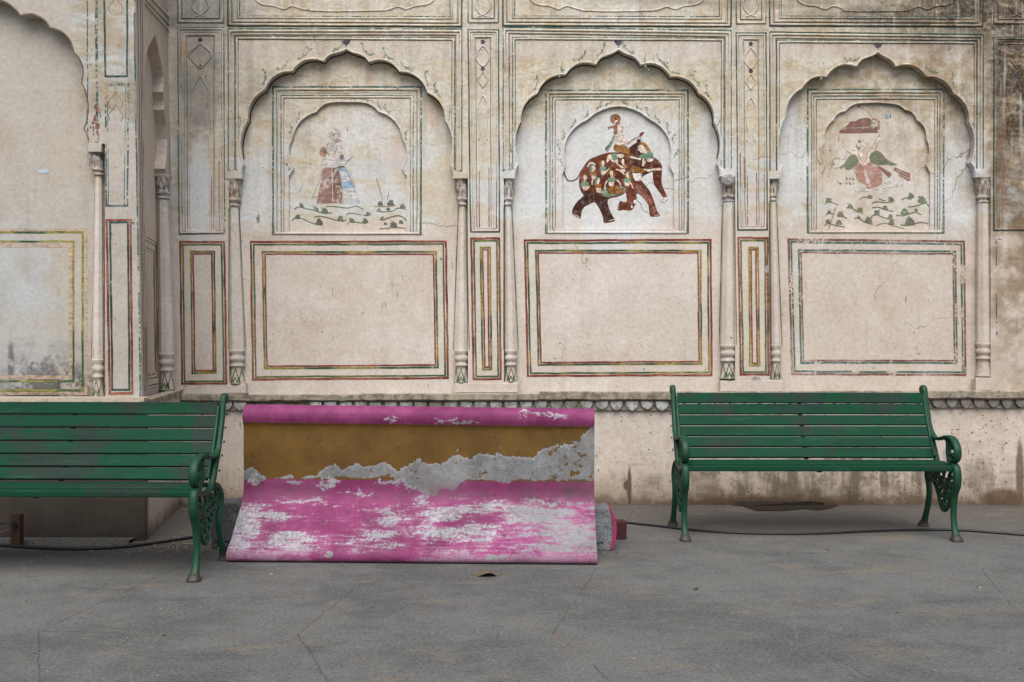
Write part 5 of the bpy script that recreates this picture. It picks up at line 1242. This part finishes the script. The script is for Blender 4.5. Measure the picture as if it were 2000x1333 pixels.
for k in range(41):
    x_ = -1.0025 + 2.005 * k / 40; e = .006 if k in (0, 40) else 0
    cenx = .2; rows.append([(x_, y_ + random.uniform(-.0006,.0006), z_ * (1 - .0125 * x_) + (0 if z_ < .01 else random.uniform(-.0006,.0006))) for y_, z_ in loop])
m.rings(rows)
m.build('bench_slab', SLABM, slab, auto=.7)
# worn lettering scratched along the front roll
m = MB()
def sq(px, py): x_, z_ = s2((px-420)*2.439, (py-760)*2.439); return x_, z_
random.seed(3)
gx = 452
while gx < 690:
    if random.random() < .8:
        for st in range(random.choice((1, 2, 2))):
            a = random.uniform(0, 6.28); r = random.uniform(2, 4.2); pts = []
            cx_, cy_ = gx + random.uniform(-2, 2), 1086 + random.uniform(-2.5, 2.5)
            for q in range(5): pts.append((cx_ + math.cos(a + q*.9) * r * (1 - q*.08), cy_ + math.sin(a + q*.9) * r * .8))
            P_ = []
            for q in pts:
                X_ = (q[0]-CX)*(5.372)/F - SX0; Z_ = CZ - (q[1]-CY)*5.372/F; Z_ = max(.018, Z_); Y_ = -.0235 + max(0, (Z_-.03))**1.0*.55; P_.append(Vector((X_, Y_, Z_)))
            for u, v in zip(P_, P_[1:]):
                d = (v-u); nr = Vector((-d.z, 0, d.x)).normalized() * .0024
                m.quad(u-nr, v-nr, v+nr, u+nr)
    gx += random.uniform(9, 14)
m.build('faded_lettering', mat('worn_white_paint', lambda: (lambda P: dict(color=mix(sm(noise(P, 90, 3), .45, .55), (.30,.18,.24), (.45,.42,.45)), rough=.8))(objco())), slab, recalc=False)

# leg block lying behind, right
def dblock(name, X0_, X1_, D0, D1, H, mt, pinkmat, label):
    root = empty(name, ((X0_+X1_)/2, (D0+D1)/2 - WD, 0))
    w_, d_ = (X1_-X0_)/2, (D1-D0)/2
    m = MB(); arc = [(w_-.042, H), (w_-.030, H*.80), (w_-.024, H*.55), (w_-.026, H*.30), (w_-.040, .0)]
    lp = [(-w_, 0)] + arc[::-1] + [(-w_, H)]
    m.rings([[(x_+random.uniform(-.002,.002), y_, z_+ (random.uniform(-.003,.003) if z_ > 0 else 0)) for x_, z_ in lp] for y_ in (-d_, -d_*.3, d_*.4, d_)])
    o = m.build('concrete_core', mt, root, bevel=.006)
    m = MB(); ins = [(-w_+.03, .045), (w_-.075, .05), (w_-.068, H*.5), (w_-.08, H*.74), (-w_+.03, H*.74)]
    m.rings([[(x_+random.uniform(-.004,.004), y_, z_+random.uniform(-.004,.004)) for x_, z_ in ins] for y_ in (-d_-.012, -d_+.004)]); m.build('mortar_lump', mt, root, bevel=.004)
    if pinkmat:
        m = MB(); rim = [(w_-.041, H-.004), (w_-.029, H*.80), (w_-.023, H*.55), (w_-.025, H*.30), (w_-.039, .002)]
        ro = [(w_-.034, H-.002), (w_-.008, H*.78), (w_, H*.52), (w_-.005, H*.26), (w_-.026, .006)]
        m.rings([[(x_, y_, z_) for x_, z_ in rim + ro[::-1]] for y_ in (-d_-.002, d_)]); m.build('painted_rim', pinkmat, root, bevel=.002)
    tag(root, label, 'concrete block', 'broken legs of the pink bench'); return root
dblock('concrete_block', .385, .600, 5.690, 5.90, .243, CONC, PINKP, 'grey concrete leg with a magenta rounded edge, right of the pink slab')
dblock('concrete_block', -1.735, -1.40, 5.74, 5.95, .262, CONCD, None, 'dark dirty concrete block between the left bench leg and the pink slab')
m = MB(); m.box((-.10, -.05, 0), (.10, .05, .105), .002)
o = m.build('maroon_brick', mat('maroon_painted_brick', lambda: (lambda P: dict(color=mix(noise(P, 30, 4, .7), (.035,.010,.014), (.065,.020,.025)), rough=.85, bump=bump(noise(P, 50, 4), .6, .006)))(objco())), bevel=.004)
o.location = (.592, 6.06 - WD, 0); tag(o, 'maroon painted brick behind the magenta edge of the concrete leg', 'brick')

# ------------------------------------------------------------------ CABLES, POST, LEAF, LITTER
def cable(name, pts, r, label, mt, grp=None):
    P = crom(pts, 8); m = MB(); rows = []; c0 = P[0].copy()
    for i, p in enumerate(P):
        d = (P[min(i+1, len(P)-1)] - P[max(i-1, 0)]).normalized(); s_ = d.cross(Vector((0,0,1))).normalized(); u_ = s_.cross(d)
        rows.append([p + s_*math.cos(a)*r + u_*math.sin(a)*r for a in [q*.7854 for q in range(8)]])
    m.rings(rows); o = m.build(name, mt, smooth=True); tag(o, label, 'cable', grp); return o
CAB = mat('black_rubber', lambda: dict(color=(.012,.013,.016), rough=.45, spec=.5))
cable('cable', [G(px, py, .008) + Vector((0,0,.0)) for px, py in ((1165,1012),(1225,1021),(1290,1028),(1340,1034),(1420,1040),(1500,1042.5),(1600,1042),(1690,1038),(1780,1035),(1870,1035.5),(1950,1041),(2020,1046),(2200,1052),(2500,1060))], .0078, 'black cable trailing from the brick past the right bench legs', CAB)
cable('cable', [G(px, py, .010) for px, py in ((-700,1048),(-300,1052),(-80,1060),(60,1069),(150,1072),(240,1068),(320,1058),(400,1046),(460,1042),(560,1040),(700,1036))], .0095, 'thick black cable lying in the dirt under the left bench', CAB)
q0 = W3(-10, 1048, 5.86)
cable('wire', [W3(-30,1062,5.84), W3(-8,1030,5.84), W3(10,1022,5.83), W3(24,1026,5.82)], .0035, 'thin black wire looping out of the rusty post', CAB)
cable('wire', [W3(-20,1052,5.80), W3(5,1038,5.79), W3(18,1036,5.80), W3(24,1040,5.815)], .0025, 'thin pale grey wire looping low at the rusty post', mat('pale_wire', lambda: dict(color=(.16,.16,.16), rough=.6)))
RUST = mat('rusty_steel', lambda: (lambda P: dict(color=mix(noise(P, 22, 5, .7), (.035,.018,.012), (.12,.065,.04)), rough=.9, bump=bump(noise(P, 50, 4), .7, .006)))(objco()))
post = empty('rusty_post', tuple(W3(29, 1068, 5.82) - Vector((0, 0, W3(29, 1068, 5.82).z)))); tag(post, 'short rusty steel angle post against the wing behind the left bench', 'post')
m = MB(); m.box((-.026,0,0),(.022,.006,.185)); m.box((.022,.0,0),(.028,.05,.185)); m.build('steel_angle', RUST, post, bevel=.001)
m = MB(); m.rings([[(math.cos(a)*.016, -.012*k_, .125+math.sin(a)*.02) for a in [q*.785 for q in range(8)]] for k_ in (0, 1)]); m.build('wire_clip', DARK, post)
LEAF = mat('dry_brown_leaf', lambda: (lambda P: dict(color=mix(noise(P, 30, 4, .7), (.085,.060,.038), (.19,.145,.10)), rough=.8, bump=bump(noise(P, 60, 4, .6, 0, (1,3,1)), .7, .004)))(objco()))
def leaf(px, py, s, rz, curl, label, mt, name='dry_leaf'):
    m = MB(); n, k = 12, 6; idx = []
    for i in range(n+1):
        t = i/n; wd = math.sin(math.pi * t**.85) * .42 + .01; row = []
        for j in range(-k//2, k//2+1):
            v = j/(k/2); x_ = (t-.5); y_ = v*wd
            z_ = curl*(.30*math.cos(x_*4.2)*(1-.5*v*v) + .10*math.sin(7*t+2*v) + .14*abs(v)*math.sin(5*t)) + .02
            row.append(m.vert((x_*s, y_*s, max(.002, z_*s))))
        idx.append(row)
    for a, b in zip(idx, idx[1:]):
        for j in range(k): m.face((a[j], b[j], b[j+1], a[j+1]))
    o = m.build(name, mt, auto=.6); sol = o.modifiers.new('s', 'SOLIDIFY'); sol.thickness = .0012
    o.location = G(px, py); o.rotation_euler = (0, 0, rz); tag(o, label, 'leaf'); return o
leaf(953, 1123, .150, R(12), .42, 'large crumpled brown leaf on the paving in front of the pink bench', LEAF)
leaf(1359, 1152, .028, R(60), 1.2, 'small green leaf curled on open paving below the right bench', mat('green_leaf', lambda: dict(color=(.06,.07,.025))))
leaf(415, 1070, .045, R(30), 1.1, 'small tan leaf beside the back foot of the left bench', mat('tan_leaf', lambda: dict(color=(.22,.15,.08))))
leaf(1615, 1074, .030, R(10), .5, 'small dark leaf on the paving in front of the right bench', LEAF)
leaf(320, 1242, .022, R(10), .5, 'tiny green leaf at the paving crack in the left foreground', mat('green_leaf', lambda: dict(color=(.05,.08,.02))))
# white scrap at the slab corner
m = MB()
for k_ in range(3):
    a = Vector((0, 0, .01 + k_*.02)); b = Vector((.02*(1 if k_ % 2 else -1), .004, .03 + k_*.02)); n_ = Vector((.005, 0, .004)); m.quad(a-n_, b-n_, b+n_, a+n_)
o = m.build('paper_scrap', mat('white_scrap', lambda: dict(color=(.6,.62,.62))), recalc=False); sol = o.modifiers.new('s', 'SOLIDIFY'); sol.thickness = .001
o.location = G(434, 1080); tag(o, 'torn white scrap at the lower left corner of the pink bench', 'litter')
def twig(px, py, l, rz, label, mt):
    m = MB(); m.rings([[(x_*l, math.cos(a)*.003+.004*math.sin(x_*7), .004+math.sin(a)*.003) for a in [q*1.257 for q in range(5)]] for x_ in (-.5,-.2,.1,.5)])
    o = m.build('twig', mt, smooth=True); o.location = G(px, py); o.rotation_euler = (0,0,rz); tag(o, label, 'twig')
STRAW = mat('dry_straw', lambda: dict(color=(.32,.25,.16), rough=.8))
twig(368, 996, .10, R(12), 'pale straw on the dirt by the foot of the wall behind the left bench', STRAW)
twig(368, 1064, .075, R(5), 'pale straw between the legs of the left bench', STRAW)
# crumbs, grit and leaf fragments: nobody could count them
random.seed(11)
def m_grit():
    P = position(); v = node('ShaderNodeTexWhiteNoise'); n = noise(P, 9, 2); n2 = noise(P, 31, 1)
    return dict(color=mix(sm(n2, .45, .55), mix(sm(n, .45, .55), (.035,.025,.018), (.13,.085,.05)), mix(sm(n, .4, .6), (.26,.24,.22), (.20,.12,.06))), rough=.9)
m = MB()
def crumb(x_, y_, s):
    a0 = random.uniform(0, 6.28); n_ = random.choice((4, 5, 6)); h = s * random.uniform(.2, .6); e = random.uniform(1, 1.9)
    base = [(x_+math.cos(a0+6.283*q/n_)*s*e*random.uniform(.7,1.1), y_+math.sin(a0+6.283*q/n_)*s*random.uniform(.7,1.1)) for q in range(n_)]
    b_ = [m.vert((p[0], p[1], .0)) for p in base]; t_ = [m.vert((x_+(p[0]-x_)*.7, y_+(p[1]-y_)*.7, h)) for p in base]
    for q in range(n_): m.face((b_[q], b_[(q+1) % n_], t_[(q+1) % n_], t_[q]))
    m.face(t_)
for k_ in range(420):
    p = G(random.uniform(-100, 2100), 1000 + 340 * random.random()**1.3); crumb(p.x, p.y, random.uniform(.0015, .0045))
for k_ in range(420):                                                  # dirt drift under the left bench and in the corner
    p = G(random.gauss(330, 80), random.gauss(1062, 12)); 
    if p.y < -1.33 or p.x > -2.1: crumb(p.x, p.y, random.uniform(.002, .009))
for k_ in range(380): crumb(random.uniform(-2.3, 3.9), -.02 - abs(random.gauss(0, .05)), random.uniform(.002, .006))
for px, py in ((1337,1033),(1345,1034),(1205,1082),(1182,1079),(1248,1082),(640,1098),(668,1100),(530,1122),(888,1111),(1130,1109),(53,1176),(1360,1150),(1912,1148),(1366,1027),(47,1110),(1085,1246),(1753,1197)):
    p = G(px, py); crumb(p.x, p.y, .009)
tag(m.build('grit', mat('mixed_grit', m_grit), auto=.4), kind='stuff')
